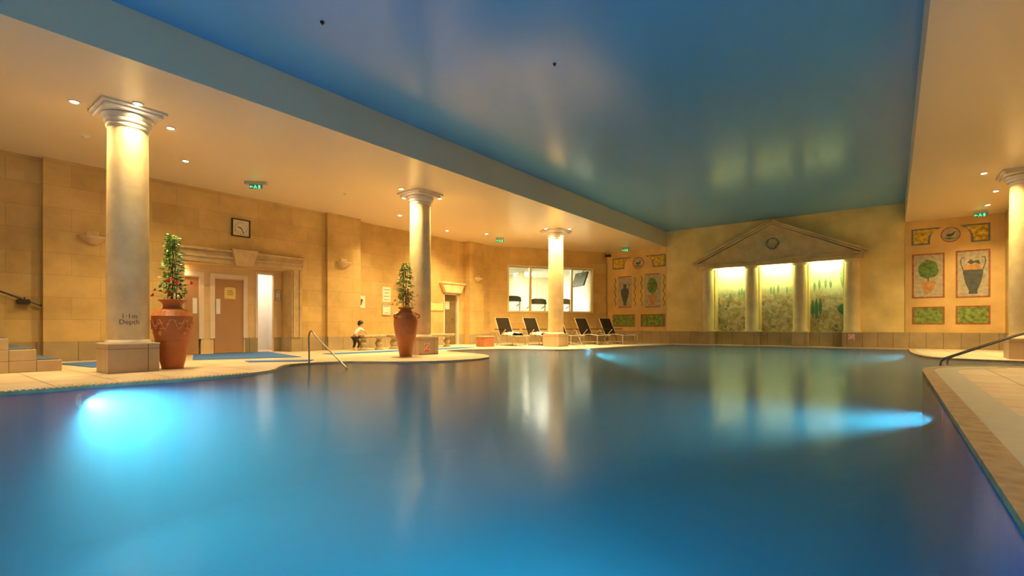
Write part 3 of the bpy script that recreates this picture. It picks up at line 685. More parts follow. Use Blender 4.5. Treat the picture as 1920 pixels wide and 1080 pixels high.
# exit signs and small ceiling fittings
M['exith']=plain('grey_sign_housing',(.45,.42,.38),.5)
def exit_sign(x,y,rz,lab,w=.50):
    t=thing('exit_sign',lab,'exit sign',(x,y,ZC),rz,'green lit exit signs under the ceiling')
    obj('housing',MB().box((-w/2,-.05,-.06),(w/2,.05,0)),M['exith'],t,bevel=.006)
    obj('sign_panel',MB().box((-.15,-.012,-.17),(.15,.0,-.06)),M['exitg'],t)
    g_=MB()
    # running figure, doorway and arrow
    for a in ([(-.02,-.085),(.0,-.085),(.0,-.105),(-.02,-.105)],[(-.03,-.11),(.015,-.108),(.01,-.13),(-.025,-.132)],[(-.03,-.13),(-.012,-.13),(-.04,-.158),(-.055,-.155)],[(-.0,-.13),(.012,-.13),(.03,-.155),(.015,-.16)],[(.06,-.085),(.10,-.085),(.10,-.16),(.06,-.16)],[(-.14,-.12),(-.11,-.095),(-.11,-.112),(-.07,-.112),(-.07,-.128),(-.11,-.128),(-.11,-.145)]):
        g_.plate(a,'y',-.016,-.012)
    obj('pictogram',g_,M['green'],t)
M['exitg']=emis('exit_panel_green',(.12,.26,.14),.08)
rzc=math.atan2(-1,0)+PI/2
exit_sign(-11.95,5.40,.75,'green exit sign above the wall clock, the nearest and largest')
exit_sign(-12.0,14.6,.7,'small green exit sign above the pilaster left of the big window',.3)
exit_sign(-9.2,19.8,.35,'small green exit sign above the left painted wall panels',.3)
exit_sign(2.05,20.05,0,'small green exit sign above the right painted wall panels',.3)
def fitting(x,y,z,lab,dark=False,r=.05):
    t=thing('smoke_detector',lab,'smoke detector',(x,y,z),0,'round ceiling fittings')
    obj('base',MB().lathe([(r,0),(r,-.012),(r*.9,-.018)],seg=18),M['black' if dark else 'capital'],t,smooth=True)
    obj('sensor',MB().lathe([(r*.6,-.018),(r*.55,-.035),(r*.2,-.04)],seg=14),M['black' if dark else 'capital'],t,smooth=True)
fitting(-11.5,2.2,ZC,'pale round fitting on the cream ceiling left of the nearest column',r=.07)
fitting(-11.2,7.3,ZC,'small round fitting on the cream ceiling left of the middle column')
fitting(-6.05,3.6,ZH,'tiny dark dot fitting on the blue ceiling, left one',True,.028)
fitting(-4.16,6.4,ZH,'tiny dark dot fitting on the blue ceiling, right one',True,.028)
t=thing('security_camera','small dark camera high in the corner right of the big window','camera',(-10.42,20.6,3.98))
obj('bracket',MB().tube([(0,.1,.08),(0,0,.0)],.015),M['black'],t); obj('housing',MB().box((-.09,-.16,-.05),(.14,.02,.05)),M['black'],t,bevel=.01)

# ------------------------------------------------------------------ window and gym
f=MB(); b=.07
gbox(f,WK0-b,WK1+b,-.03,.12,WZ0-b,WZ0); gbox(f,WK0-b,WK1+b,-.03,.12,WZ1,WZ1+b); gbox(f,WK0-b,WK0,-.03,.12,WZ0,WZ1); gbox(f,WK1,WK1+b,-.03,.12,WZ0,WZ1)
for i in (1,2,3):
    k=WK0+(WK1-WK0)*i/4; gbox(f,k-.045,k+.045,-.01,.10,WZ0,WZ1)
win=struct('window_1',f,M['wframe']); 
for i in range(4):
    k0=WK0+(WK1-WK0)*i/4; k1=WK0+(WK1-WK0)*(i+1)/4; struct('pane', gbox(MB(),k0,k1,.05,.056,WZ0,WZ1), M['glass'], win)
GD=6.5
struct('wall_gym', gbox(gbox(gbox(MB(),-1.5,WLEN+2,GD,GD+.1,0,4.3),-1.6,-1.5,.3,GD,0,4.3),2.9,3.0,3.6,GD,0,4.3), M['gymwall'])
struct('wall_gym_right', gbox(MB(),WLEN+.1,WLEN+.2,.3,GD,0,4.3), M['gymwhite'])
struct('ceiling_gym', gbox(MB(),-1.6,WLEN+.2,.26,GD,zk(3.75),zk(3.75)+.1), M['gymwhite'])
struct('floor_gym', gbox(MB(),-1.6,WLEN+.2,.26,GD,.0,.05), M['gymdark'])
for i,(u,n_) in enumerate([(.9,1.6),(.9,4.4),(3.2,1.4),(3.4,4.6)]):
    o=obj('ceiling_panel_light',gbox(MB(),u-.5,u+.5,n_-.35,n_+.35,zk(3.75)-.03,zk(3.75)-.005),M['gympanel'])
    tag(o,['bright ceiling light panel behind the leftmost window pane, nearer one','bright ceiling light panel behind the leftmost panes, far one','bright ceiling light panel hidden behind the far column','bright ceiling light panel deep in the gym behind the column'][i],'ceiling light','gym ceiling panels')
    l=bpy.data.lights.new('gym_light','AREA'); l.energy=110; l.size=.9; l.color=(1,.93,.72); q=bpy.data.objects.new('gym_light',l); C.objects.link(q); q.location=G(u,n_,zk(3.75)-.05); q.parent=o
ang=math.atan2(WU.y,WU.x)
def treadmill(u,n_,lab,h=1.5):
    t=thing('treadmill',lab,'treadmill',G(u,n_,.05),ang,'treadmills in the gym')
    obj('running_deck',MB().box((-.38,.0,0),(.38,1.8,.18)),M['gymdark'],t,bevel=.02)
    for s_ in (-1,1):
        obj('upright',MB().tube([(s_*.36,.25,.1),(s_*.36,.15,h-.12)],.04),M['gymlight'],t,smooth=True)
        obj('handle',MB().tube([(s_*.36,.15,h-.2),(s_*.38,.6,h-.3)],.025),M['gymdark'],t,smooth=True)
    obj('console',MB().plate([(-.42,h-.12),(.42,h-.12),(.38,h+.09),(.2,h+.14),(-.2,h+.14),(-.38,h+.09)],'y',.05,.17),M['gymdark'],t,bevel=.02)
treadmill(1.35,.75,'treadmill with dark console behind the leftmost window pane',1.92); treadmill(2.65,.85,'treadmill with dark console in the second window pane left of the column',1.82); treadmill(3.95,.9,'treadmill console just right of the far column',1.84)
t=thing('wall_television','dark screen hanging tilted at the right end of the gym window','television',G(5.0,1.3,3.0),ang+PI/2)
scn=MB().box((-.62,-.04,-.36),(.62,.04,.36)); o=obj('screen',scn,M['gymdark'],t,bevel=.01); o.rotation_euler=(.35,.0,.0)
obj('mount',MB().tube([(0,0,.2),(0,-.3,.55)],.03),M['gymlight'],t)

# ------------------------------------------------------------------ benches, small person
def bench(x,y,L,label,rz=0,legs=(-.36,.36)):
    t=thing('stone_bench',label,'bench',(x,y,0),rz,'carved stone benches by the left wall')
    obj('seat',MB().box((-.23,-L/2,.40),(.23,L/2,.46)).box((-.20,-L/2+.03,.375),(.20,L/2-.03,.40)),M['benchs'],t,bevel=.012)
    for s_ in legs:
        lg=MB().lathe([(.13,0),(.13,.04),(.10,.05),(.07,.09),(.11,.16),(.12,.20),(.09,.27),(.06,.31),(.09,.35),(.14,.375)],(0,s_*L,0),20)
        obj('leg',lg,M['benchs'],t,smooth=True)
bench(-12.6,9.12,.80,'short stone bench with the small person leaning on its left end')
bench(-12.6,11.15,2.75,'longer stone bench passing behind the urn and the middle column',legs=(-.43,.43))
def skinbody(name, pts, edges, mat, parent, sub=1):
    me=bpy.data.meshes.new(name); me.from_pydata([p[:3] for p in pts],edges,[]); o=bpy.data.objects.new(name,me); C.objects.link(o); me.materials.append(mat)
    if parent: o.parent=parent
    sk=o.modifiers.new('skin','SKIN'); sk.use_smooth_shade=True
    for i,p in enumerate(pts):
        v=me.skin_vertices[0].data[i]; r=p[3]; v.radius=(r,r) if not isinstance(r,tuple) else r
    me.skin_vertices[0].data[0].use_root=True
    su=o.modifiers.new('sub','SUBSURF'); su.levels=sub; su.render_levels=sub
    return o
P=thing('person','small dark haired person in white top, dark trousers, leaning on the short bench','person',(-12.62,8.58,0),0)
# body faces +Y (to the bench), leaning forward; about 0.95 m tall
body=[(0,0,.42,.075),(0,.05,.52,.075),(0,.12,.63,.07),(0,.15,.70,.035),(0,.18,.745,.05),(0,.195,.80,.068),(0,.19,.85,.045),
 (-.055,-.01,.38,.05),(-.065,.03,.22,.035),(-.07,-.03,.05,.024),(-.07,.03,.02,.022),
 (.055,-.01,.38,.05),(.065,.10,.22,.035),(.07,.03,.05,.024),(.07,.09,.02,.022),
 (-.095,.14,.65,.03),(-.12,.24,.56,.022),(-.10,.34,.485,.016),(-.10,.375,.478,.016),
 (.095,.14,.65,.03),(.12,.24,.56,.022),(.10,.34,.485,.016),(.10,.375,.478,.016)]
ed=[(0,1),(1,2),(2,3),(3,4),(4,5),(5,6),(0,7),(7,8),(8,9),(9,10),(0,11),(11,12),(12,13),(13,14),(2,15),(15,16),(16,17),(17,18),(2,19),(19,20),(20,21),(21,22)]
for hand in (18,22):
    hx=body[hand][0]; s_=1 if hx>0 else -1
    for k,(dx,L) in enumerate(((-.012,.030),(-.004,.034),(.004,.033),(.012,.027))):
        body.append((hx+dx,.395,.474,.0045)); body.append((hx+dx*1.3,.395+L,.468,.004)); n0=len(body); ed+=[(hand,n0-2),(n0-2,n0-1)]
    body.append((hx-s_*.020,.375,.472,.005)); body.append((hx-s_*.030,.392,.468,.0045)); n0=len(body); ed+=[(hand,n0-2),(n0-2,n0-1)]
skinbody('body',body,ed,M['skin'],P,2)
skinbody('top',[(0,-.005,.43,.088),(0,.05,.53,.088),(0,.12,.64,.08),(0,.145,.685,.045),(-.10,.145,.65,.038),(-.118,.22,.58,.032),(.10,.145,.65,.038),(.118,.22,.58,.032)],[(0,1),(1,2),(2,3),(2,4),(4,5),(2,6),(6,7)],M['shirt'],P,2)
skinbody('trousers',[(0,0,.41,.085),(-.055,-.01,.36,.058),(-.066,.03,.21,.043),(-.07,-.025,.07,.034),(.055,-.01,.36,.058),(.066,.10,.21,.043),(.07,.035,.07,.034)],[(0,1),(1,2),(2,3),(0,4),(4,5),(5,6)],M['trousers'],P,2)
obj('hair',MB().ball((0,.175,.835),.078,(1,1.05,.85),14,10).ball((0,.12,.80),.05,(1.1,.7,1.1),10,8),M['hair'],P,smooth=True)
fa=MB(); fa.ball((0,.262,.795),.010,(1,1.2,1.3),8,6); obj('nose',fa,M['skin'],P,smooth=True)
for s_ in (-1,1):
    obj('eye',MB().ball((s_*.024,.252,.81),.007,seg=8,rings=6),M['black'],P,smooth=True)
    obj('ear',MB().ball((s_*.068,.19,.80),.014,(.5,1,1.4),8,6),M['skin'],P,smooth=True)
obj('mouth',MB().box((-.014,.248,.768),(.014,.256,.772)),M['red'],P)

# ------------------------------------------------------------------ box, loungers, side tables
t=thing('storage_box','low red brown box on the deck left of the first deck chair','box',(-11.45,13.1,0),-.15)
obj('body',MB().box((-.22,-.24,0),(.22,.24,.34)),M['box'],t,bevel=.006); obj('lid',MB().box((-.235,-.255,.34),(.235,.255,.375)),M['stair'],t,bevel=.006)
def lounger(loc, rz, label):
    t=thing('deck_chair',label,'deck chair',loc,rz,'dark reclining deck chairs in a row')
    # local: +x is the foot end, back leans to -x
    fw=.31
    bk=MB(); top=(-.40,1.04); bot=(-.02,.36)
    for a,b_ in (((-.40,1.04),(-.02,.36)),):
        bk.hexa([(a[0],-fw+.03,a[1]),(a[0],fw-.03,a[1]),(b_[0],fw-.03,b_[1]),(b_[0],-fw+.03,b_[1]),(a[0]+.02,-fw+.03,a[1]+.015),(a[0]+.02,fw-.03,a[1]+.015),(b_[0]+.02,fw-.03,b_[1]+.015),(b_[0]+.02,-fw+.03,b_[1]+.015)])
    obj('back_sling',bk,M['sling'],t)
    obj('seat_sling',MB().hexa([(-.02,-fw+.03,.36),(.48,-fw+.03,.40),(.48,fw-.03,.40),(-.02,fw-.03,.36),(-.02,-fw+.03,.375),(.48,-fw+.03,.415),(.48,fw-.03,.415),(-.02,fw-.03,.375)]),M['sling'],t)
    obj('foot_rest',MB().hexa([(.50,-fw+.03,.40),(1.05,-fw+.03,.36),(1.05,fw-.03,.36),(.50,fw-.03,.40),(.50,-fw+.03,.415),(1.05,-fw+.03,.375),(1.05,fw-.03,.375),(.50,fw-.03,.415)]),M['sling'],t)
    f=MB()
    for s_ in (-1,1):
        y_=s_*fw; f.tube([(-.40,y_,1.05),(-.02,y_,.37),(.48,y_,.41),(1.06,y_,.37)],.016,8)
    f.tube([(-.40,-fw,1.05),(-.40,fw,1.05)],.016,8); f.tube([(1.06,-fw,.37),(1.06,fw,.37)],.016,8)
    obj('frame',f,M['chairw'],t,smooth=True)
    for s_ in (-1,1):
        y_=s_*(fw+.03)
        obj('leg',MB().tube([(-.30,y_,.60),(.10,y_,0.0)],.017,8),M['chairw'],t); obj('leg',MB().tube([(.42,y_,.60),(.06,y_,.30),(-.22,y_,0)],.017,8),M['chairw'],t)
        obj('leg',MB().tube([(.98,y_-.02*s_,.37),(1.0,y_-.02*s_,0)],.015,8),M['chairw'],t)
        obj('armrest',MB().box((-.34,y_-.028,.60),(.30,y_+.028,.625)),M['sling'],t,bevel=.006)
    obj('stretcher',MB().tube([(1.0,-fw,.12),(1.0,fw,.12)],.012,8).tube([(.10,-fw-.03,.02),(.10,fw+.03,.02)],.012,8).tube([(.1,-fw-.03,.12),(1.0,-fw,.12)],.010,8),M['chairw'],t)
    return t
labs=['dark deck chair nearest the red brown box, pale towel on its seat','dark deck chair left of the far column, second in the row','dark deck chair mostly hidden behind the far column','dark deck chair right of the far column under the window','last deck chair of the row, in front of the green painted panel']
q=lounger((-11.6,14.55,0),-.34,labs[0])
for i in range(1,5): dup(q,(-11.6+.585*i,14.55+1.0*i,0),-.34,labs[i])
def towel(x,y,z,rz,lab,s1):
    random.seed(s1); vs=[];fs=[];n1,n2=18,10
    for j in range(n2+1):
        for i in range(n1+1):
            u=i/n1-.5;v=j/n2-.5
            vs.append((u*.75,v*.5,.02+.05*abs(math.sin(u*9+v*5+s1))*math.cos(v*2.6)+.025*math.sin(u*23+v*11)+ (-.10*max(0,abs(v)-.42)*8)))
    fs=[(j*(n1+1)+i,j*(n1+1)+i+1,(j+1)*(n1+1)+i+1,(j+1)*(n1+1)+i) for j in range(n2) for i in range(n1)]
    o=obj('towel',MB().add(vs,fs),M['towel'],loc=(x,y,z),smooth=True); o.rotation_euler=(0,0,rz); so=o.modifiers.new('s','SOLIDIFY'); so.thickness=.012; so.offset=1
    tag(o,lab,'towel','crumpled towels on the deck chairs')
towel(-11.27,14.44,.42,-.34,'crumpled cream towel on the deck chair nearest the box',1); towel(-10.68,15.44,.42,-.34,'crumpled cream towel on the second deck chair, left of the far column',4)
def side_table(x,y,lab,r=.2,h=.5):
    t=thing('side_table',lab,'side table',(x,y,0),0,'small round side tables')
    obj('table_top',MB().lathe([(r,h-.025),(r,h),(r*.96,h+.004)],seg=24),M['box'],t,smooth=True)
    for k in range(3):
        a=k*2*PI/3+.4; obj('leg',MB().tube([(r*.75*math.cos(a),r*.75*math.sin(a),h-.02),(r*.95*math.cos(a),r*.95*math.sin(a),0)],.012,6),M['chairw'],t)
side_table(-10.75,16.0,'small round side table behind the second deck chair'); side_table(-9.6,18.0,'small round side table between the last two deck chairs'); side_table(-8.25,19.1,'low dark side table at the end of the deck chair row',.22,.45)

# ------------------------------------------------------------------ temple front on the back wall
T=thing('temple_front','stone temple front with pediment and three lit niches on the end wall','temple front',(0,YB,0))
CX=[-5.97,-4.325,-2.695,-1.13]; CR=.235
ZB=3.22
for x in CX:
    obj('pedestal',MB().box((x-.27,-.34,0),(x+.27,-.0,DB-.02)),M['dado_x'],T)
    obj('pedestal_cap',MB().box((x-.29,-.36,DB-.02),(x+.29,.02,DB+.02)),M['templecol'],T,bevel=.005)
    obj('column_shaft',MB().lathe([(CR*1.1,DB+.02),(CR*1.1,DB+.07),(CR,DB+.10),(CR,1.6),(CR*.92,NZ1-.08)],(x,-.10,0),40),M['templecol'],T,smooth=True)
    cp=MB().lathe([(CR*.95,NZ1-.08),(CR*1.12,NZ1-.03),(CR*1.2,NZ1+.02)],(x,-.10,0),40).box((x-.29,-.37,NZ1+.02),(x+.29,.0,NZ1+.07))
    obj('column_capital',cp,M['temple'],T,smooth=False)
PX0,PX1,PA,ZT=-6.50,-.68,(-3.60),4.64
e=MB().box((PX0+.12,-.34,NZ1+.07),(PX1-.12,0,ZB)).box((PX0+.12,-.34,NZ1-.01),(PX1-.12,-.31,NZ1+.07)).box((PX0,-.42,ZB),(PX1,0,ZB+.05))
for k in range(46):
    x=PX0+.2+k*(PX1-PX0-.4)/45; e.box((x-.03,-.39,ZB-.06),(x+.03,-.34,ZB))
obj('entablature',e,M['temple'],T)
obj('tympanum',MB().plate([(PX0+.2,ZB+.05),(PX1-.2,ZB+.05),(PA,ZT-.08)],'y',-.30,0),M['tymp'] if 'tymp' in M else M['temple'],T)
rk=MB()
for (x0,x1) in ((PX0,PA),(PX1,PA)):
    z0=ZB+.05; z1=ZT
    for (th,dy0,off_) in ((.07,-.46,0),(.06,-.40,-.07)):
        rk.hexa([(x0,dy0,z0+off_),(x1,dy0,z1+off_),(x1,0,z1+off_),(x0,0,z0+off_),(x0,dy0,z0+off_+th),(x1,dy0,z1+off_+th),(x1,0,z1+off_+th),(x0,0,z0+off_+th)])
obj('raking_cornice',rk,M['temple'],T)
random.seed(11); wr=MB()
for i in range(70):
    a=2*PI*i/70; r_=.19+random.uniform(-.03,.03); vs,fs=leaf_shape(.10,.04)
    Mx=Matrix.Translation((-3.57+r_*math.cos(a),-.32,zk(4.04)+r_*math.sin(a)))@Matrix.Rotation(-(a+PI/2+random.uniform(-.6,.6)),4,'Y'); wr.add([Mx@Vector(v) for v in vs],fs)
M['wreath']=plain('blue_green_leaves',(.30,.55,.46),.6,var=.3,scale=20)
obj('wreath',wr,M['wreath'],T)
# niches
def landscape(name, seed, side):
    m, nt, b_ = newmat(name); L=nt.links.new; b_.inputs['Roughness'].default_value=.7
    tc=N(nt,'ShaderNodeTexCoord'); sp=N(nt,'ShaderNodeSeparateXYZ'); L(tc.outputs['Object'],sp.inputs[0])
    mp=N(nt,'ShaderNodeMapping'); mp.inputs['Location'].default_value=(seed*3.1,0,seed); L(tc.outputs['Object'],mp.inputs[0])
    no=N(nt,'ShaderNodeTexNoise',Scale=2.6,Detail=5.,Roughness=.65); L(mp.outputs[0],no.inputs['Vector'])
    vo=N(nt,'ShaderNodeTexVoronoi',Scale=9.); L(mp.outputs[0],vo.inputs['Vector'])
    ramp=N(nt,'ShaderNodeValToRGB'); cr=ramp.color_ramp; cr.elements[0].position=.1; cr.elements[0].color=(.20,.17,.08,1); cr.elements[1].position=.9; cr.elements[1].color=(.55,.46,.30,1)
    for p_,c_ in ((.35,(.46,.33,.17)),(.5,(.26,.28,.13)),(.62,(.60,.46,.30)),(.75,(.42,.36,.26))): x_=cr.elements.new(p_); x_.color=(*c_,1)
    ad=N(nt,'ShaderNodeMath',operation='ADD'); L(no.outputs['Fac'],ad.inputs[0]); ml=N(nt,'ShaderNodeMath',operation='MULTIPLY_ADD'); sep=N(nt,'ShaderNodeSeparateColor'); L(vo.outputs['Color'],sep.inputs[0]); L(sep.outputs[0],ml.inputs[0]); ml.inputs[1].default_value=.7; ml.inputs[2].default_value=-.35; L(ml.outputs[0],ad.inputs[1]); L(ad.outputs[0],ramp.inputs[0])
    # height: land below, soft hills, pale sky above
    hz=N(nt,'ShaderNodeMath',operation='MULTIPLY_ADD'); n2=N(nt,'ShaderNodeTexNoise',Scale=1.3,Detail=3.); L(mp.outputs[0],n2.inputs['Vector']); L(n2.outputs['Fac'],hz.inputs[0]); hz.inputs[1].default_value=-.9; L(sp.outputs[2],hz.inputs[2])
    r2=N(nt,'ShaderNodeMapRange'); r2.inputs[1].default_value=1.35; r2.inputs[2].default_value=1.75; L(hz.outputs[0],r2.inputs[0])
    mx=N(nt,'ShaderNodeMix',data_type='RGBA'); mx.inputs[7].default_value=(.62,.66,.46,1); L(r2.outputs[0],mx.inputs[0]); L(ramp.outputs[0],mx.inputs[6]); L(mx.outputs[2],b_.inputs['Base Color']); return m
M['cyp']=plain('painted_cypress',(.05,.16,.09),.8,var=.3,scale=15); M['cyp2']=plain('painted_far_trees',(.22,.32,.20),.8,var=.3,scale=12)
M['roof']=plain('painted_houses',(.58,.44,.28),.8,var=.3,scale=9)
ND=.42
trees=[[(-5.25,1.75,.05,.35,'cyp2'),(-5.2,1.7,.05,.4,'cyp2'),(-4.9,1.8,.05,.45,'cyp2'),(-4.8,1.85,.05,.42,'cyp2'),(-4.72,1.8,.04,.4,'cyp2')],
 [(-3.75,1.95,.04,.35,'cyp2'),(-3.65,1.9,.04,.4,'cyp2'),(-3.5,1.95,.04,.42,'cyp2'),(-3.2,1.9,.04,.36,'cyp2')],
 [(-2.36,1.0,.06,.75,'cyp'),(-2.24,.95,.07,.85,'cyp'),(-2.12,1.1,.06,.7,'cyp'),(-2.3,2.0,.05,.4,'cyp2'),(-2.15,2.05,.05,.45,'cyp2'),(-1.95,2.1,.05,.4,'cyp2'),(-1.8,2.1,.05,.35,'cyp2'),(-1.45,1.15,.16,.4,'cyp'),(-1.44,2.1,.08,.8,'cyp2')]]
for i,(a,b_) in enumerate(NX):
    nm=MB().box((a-.1,ND,.42),(b_+.1,ND+.05,NZ1+.25)); 
    sd=MB().box((a-.1,.18,.42),(a-.0,ND,NZ1+.25)).box((b_,.18,.42),(b_+.1,ND,NZ1+.25)).box((a-.1,.1,.42),(b_+.1,ND,.52)).box((a-.1,.0,NZ1+.20),(b_+.1,ND,NZ1+.25))
    obj('niche_lining',sd,M['templecol'],T)
    mu=obj('mural_painting',nm,landscape('landscape_%d'%i,i+1,0),T); mu['label']='painted hillside landscape'
    for (x,z,w_,h_,mt) in trees[i]:
        obj('painted_tree',MB().plate([(x+w_*math.sin(PI*min(1,k/6))*(1 if k<=6 else 0)*.9+(w_*math.sin(PI*(12-k)/6)*-.9 if k>6 else 0),z+h_*(k/6 if k<=6 else (12-k)/6)) for k in range(12)],'y',ND-.006,ND),M[mt],mu)
    tb=thing('niche_lamp','glowing tube lamp at the top of the %s temple niche'%['left','middle','right'][i],'lamp',((a+b_)/2,YB+.06,NZ1+.075),0,'yellow green tube lamps in the niches')
    w2=(b_-a)/2-.04
    obj('tube',MB().tube([(-w2,0,0),(w2,0,0)],.018,10),M['strip_lamp'],tb,smooth=True); obj('batten',MB().box((-w2,-.03,.03),(w2,.05,.05)),M['white'],tb)
nodive((-1.13,YB-.345,.36),(0,-1),.16,'red ringed sign on the right pedestal of the temple front')

# ------------------------------------------------------------------ painted wall panels
for k_,c_ in dict(gold=(.62,.42,.05),bluegrey=(.17,.20,.20),rust=(.36,.12,.05),panelgrey=(.46,.40,.27),pgreen=(.20,.28,.06),pvase=(.09,.10,.09),ppot=(.55,.28,.10),pleaf=(.13,.22,.05)).items():
    M[k_]=plain('paint_'+k_,c_,.8,var=.55 if k_ in ('pgreen','pleaf','gold') else .25,scale=9)
def rects(mb,x0,z0,x1,z1,b,y0,y1):
    mb.box((x0,y0,z0),(x1,y1,z0+b)).box((x0,y0,z1-b),(x1,y1,z1)).box((x0,y0,z0+b),(x0+b,y1,z1-b)).box((x1-b,y0,z0+b),(x1,y1,z1-b)); return mb
YP=YB-.02
def pan(lab): return thing('painted_panel',lab,'wall painting',(0,YP,0),0,'painted wall panels')
def flat(t,name,poly,m,y=.004,d=.004): return obj(name,MB().plate(poly,'y',-y-d+.004,-y+.004),M[m],t)
def framed(lab,x0,z0,x1,z1,fill,frame,b=.045):
    t=pan(lab); obj('painted_field',MB().box((x0,-.003,z0),(x1,0,z1)),M[fill],t); obj('painted_border',rects(MB(),x0,z0,x1,z1,b,-.006,-.003),M[frame],t); return t
def scooped(lab,x0,z0,x1,z1,flip):
    t=pan(lab); w=x1-x0; h=z1-z0
    def sh(e):
        P_=[(x0+e,z0+e)]
        for i in range(13):
            q=i/12; P_.append((x0+w*(.64+.36*q**4)-e, z0+e+(h-2*e)*q*.97))
        P_+=[(x1-e*(3 if e else 0),z1-e),(x0+e,z1-e)]
        if flip: P_=[(x0+x1-p[0],p[1]) for p in P_]
        return P_
    obj('painted_border',MB().plate(sh(0),'y',-.003,0),M['bluegrey'],t); obj('painted_field',MB().plate(sh(.05),'y',-.006,-.003),M['gold'],t)
def medallion(lab,cx,cz,r):
    t=pan(lab); obj('painted_field',MB().plate(circ(r,28,cx,cz),'y',-.003,0),M['panelgrey'],t); obj('painted_border',annulus(MB(),r*.88,r,-.006,-.003,28,cx,cz),M['rust'],t)
    B_=[(-.55,.0),(-.2,.1),(.1,.15),(.3,.35),(.42,.42),(.55,.36),(.42,.28),(.35,.05),(.2,-.2),(-.1,-.3),(-.35,-.2)]
    flat(t,'painted_bird',[(cx+p[0]*r,cz+p[1]*r*.9) for p in B_],'pvase',.006,.002)
    flat(t,'painted_branch',[(cx-.75*r,cz-.35*r),(cx+.7*r,cz-.45*r),(cx+.3*r,cz-.62*r),(cx-.3*r,cz-.62*r)],'pleaf',.006,.002)
def vase(t,cx,z0,h,w,handles):
    pr=[(.35,0),(.38,.05),(.30,.08),(.62,.30),(.95,.55),(1,.68),(.8,.76),(.42,.80),(.34,.86),(.34,.94),(.6,1.0)] if not handles else [(.42,0),(.45,.05),(.40,.09),(.75,.3),(1,.6),(1,.68),(.95,.7)]
    pl_=[(cx+w/2*p[0],z0+h*p[1]) for p in pr]+[(cx-w/2*p[0],z0+h*p[1]) for p in pr[::-1]]; flat(t,'painted_vase',pl_,'pvase',.006,.002)
    if handles:
        flat(t,'painted_fruit',[(cx-w*.42,z0+h*.70),(cx+w*.42,z0+h*.70),(cx+w*.36,z0+h*.86),(cx-w*.40,z0+h*.86)],'ppot',.006,.002)
        flat(t,'painted_leaves',[(cx-w*.30,z0+h*.92),(cx-w*.1,z0+h*.86),(cx+w*.1,z0+h*.90),(cx+w*.35,z0+h*.84),(cx+w*.30,z0+h*.98),(cx+w*.02,z0+h*.95),(cx-w*.12,z0+h*1.0)],'pvase',.007,.002)
    for s_ in (-1,1):
        if handles: pts=[(cx+s_*w*.46,-.006,z0+h*.68),(cx+s_*w*.62,-.006,z0+h*.88),(cx+s_*w*.60,-.006,z0+h*1.06),(cx+s_*w*.42,-.006,z0+h*1.05)]
        else: pts=[(cx+s_*w*.40,-.006,z0+h*.72),(cx+s_*w*.56,-.006,z0+h*.92),(cx+s_*w*.5,-.006,z0+h*1.06)]
        obj('painted_handle',MB().tube(smoothpath(pts,2),.010,5),M['pvase'],t)
def topiary(t,cx,z0,h,w):
    random.seed(int(abs(cx)*10)); rc=w*.5; pts=[(cx+rc*(1+random.uniform(-.08,.08))*math.cos(2*PI*i/22),z0+h*.70+h*.27*(1+random.uniform(-.07,.07))*math.sin(2*PI*i/22)) for i in range(22)]
    flat(t,'painted_trunk',[(cx-.015,z0+h*.34),(cx+.015,z0+h*.34),(cx+.015,z0+h*.5),(cx-.015,z0+h*.5)],'pvase',.006,.002)
    flat(t,'painted_crown',pts,'pleaf',.007,.002)
    flat(t,'painted_pot',[(cx-w*.30,z0+h*.36),(cx-w*.36,z0+h*.30),(cx-w*.28,z0+h*.12),(cx-w*.1,z0),(cx+w*.1,z0),(cx+w*.28,z0+h*.12),(cx+w*.36,z0+h*.30),(cx+w*.30,z0+h*.36)],'ppot',.006,.002)
k=S
# right group
scooped('gold painted panel with grey border, upper left of the right end wall',.47,zk(3.55),1.20,zk(4.12),False)
scooped('gold painted panel with grey border, upper right of the right end wall',1.66,zk(3.52),2.34,zk(4.12),True)
medallion('round painted bird medallion on the right end wall',1.43,zk(3.83),.24)
t=framed('painted topiary tree panel with rust border on the right end wall',.485,zk(1.70),1.29,zk(3.24),'panelgrey','rust'); topiary(t,.89,zk(1.86),zk(3.05)-zk(1.86),.52)
t=framed('painted two handled vase panel with rust border on the right end wall',1.55,zk(1.68),2.34,zk(3.26),'panelgrey','rust'); vase(t,1.95,zk(1.80),zk(2.95)-zk(1.8),.46,True)
framed('low green painted panel, left one on the right end wall',.485,zk(.79),1.29,zk(1.40),'pgreen','rust'); framed('low green painted panel, right one on the right end wall',1.55,zk(.79),2.34,zk(1.41),'pgreen','rust')
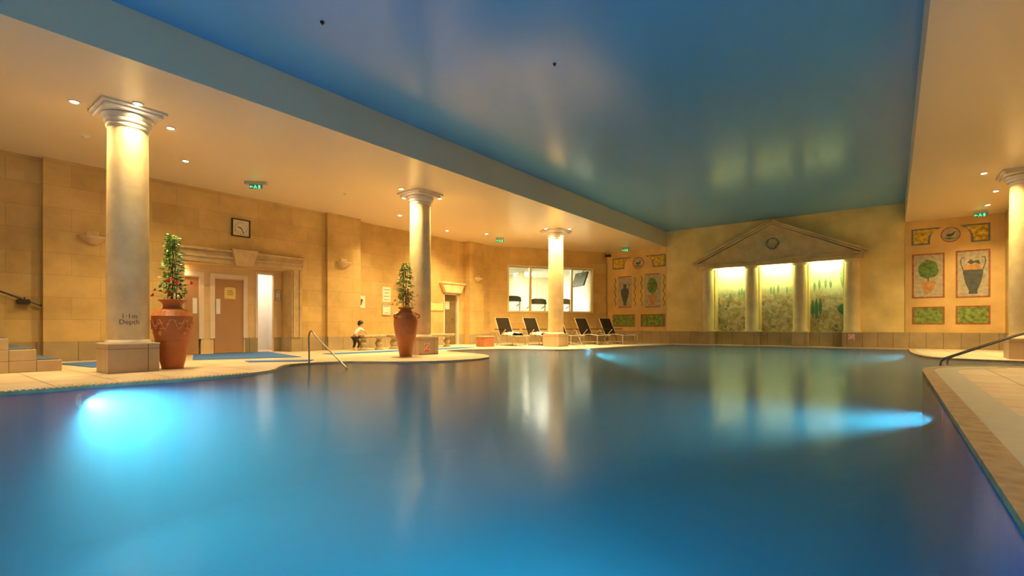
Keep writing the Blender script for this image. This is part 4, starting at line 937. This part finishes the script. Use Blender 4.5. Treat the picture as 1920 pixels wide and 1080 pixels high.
# left group
scooped('gold painted panel with grey border, upper left of the left end wall',-10.27,zk(3.53),-9.36,zk(4.08),False)
scooped('gold painted panel with grey border, upper right of the left end wall',-8.68,zk(3.51),-7.76,zk(4.08),True)
medallion('round painted bird medallion on the left end wall',-9.01,zk(3.76),.27)
def vinepanel(lab,x0,z0,x1,z1):
    t=pan(lab); obj('painted_field',MB().box((x0,-.003,z0),(x1,0,z1)),M['panelgrey'],t); w=x1-x0
    obj('painted_border',MB().box((x0+.03,-.006,z0-.04),(x1-.03,0,z0)).box((x0+.03,-.006,z1),(x1-.03,0,z1+.04)),M['rust'],t)
    random.seed(int(-x0*7)); v=MB()
    for s_ in (x0-.14,x1+.14):
        for i in range(26):
            z_=z0+.05+(z1-z0-.1)*i/25; x_=s_+.035*math.sin(i*.9); a=random.uniform(0,6.28)
            v.plate([(x_+.05*math.cos(a+q*PI/2)*(1 if q%2==0 else .45),z_+.05*math.sin(a+q*PI/2)*(1 if q%2==0 else .45)) for q in range(4)],'y',-.003,0)
    obj('painted_vines',v,M['pleaf'],t); return t
t=vinepanel('painted slim blue vase panel between vines on the left end wall',-10.0,zk(1.68),-9.32,zk(3.12)); vase(t,-9.66,zk(1.74),zk(2.78)-zk(1.74),.40,False)
t=vinepanel('painted topiary tree panel between vines on the left end wall',-8.72,zk(1.66),-7.98+.0,zk(3.16)); topiary(t,-8.36,zk(1.70),zk(3.05)-zk(1.7),.46)
framed('low green painted panel, left one behind the last deck chair',-10.27,zk(.70),-9.18,zk(1.30),'pgreen','rust',.04); framed('low green painted panel, right one on the left end wall',-8.9,zk(.70),-7.79,zk(1.30),'pgreen','rust',.04)

# ------------------------------------------------------------------ world, camera, view
w=bpy.data.worlds.new('world'); bpy.context.scene.world=w; w.use_nodes=True
w.node_tree.nodes['Background'].inputs[0].default_value=(.02,.02,.025,1); w.node_tree.nodes['Background'].inputs[1].default_value=.2
cam=bpy.data.cameras.new('camera'); co=bpy.data.objects.new('camera',cam); C.objects.link(co)
co.location=(0,0,EYE); co.rotation_euler=(PI/2,0,math.radians(38))
cam.sensor_width=36; cam.lens=36*915/1920; cam.shift_y=(612-540)/1920; cam.clip_start=.05
bpy.context.scene.camera=co
sc=bpy.context.scene
sc.view_settings.view_transform='Standard'; sc.view_settings.look='None'; sc.view_settings.gamma=1; sc.view_settings.use_curve_mapping=False
sc.view_settings.exposure=.57
sc.cycles.use_adaptive_sampling=True; sc.cycles.adaptive_threshold=.04; sc.cycles.max_bounces=7; sc.cycles.diffuse_bounces=4; sc.cycles.glossy_bounces=4; sc.cycles.transparent_max_bounces=16; sc.cycles.volume_bounces=1
sc.cycles.sample_clamp_indirect=6; sc.cycles.use_denoising=True; sc.cycles.blur_glossy=.5
sc.cycles.caustics_reflective=False; sc.cycles.caustics_refractive=False
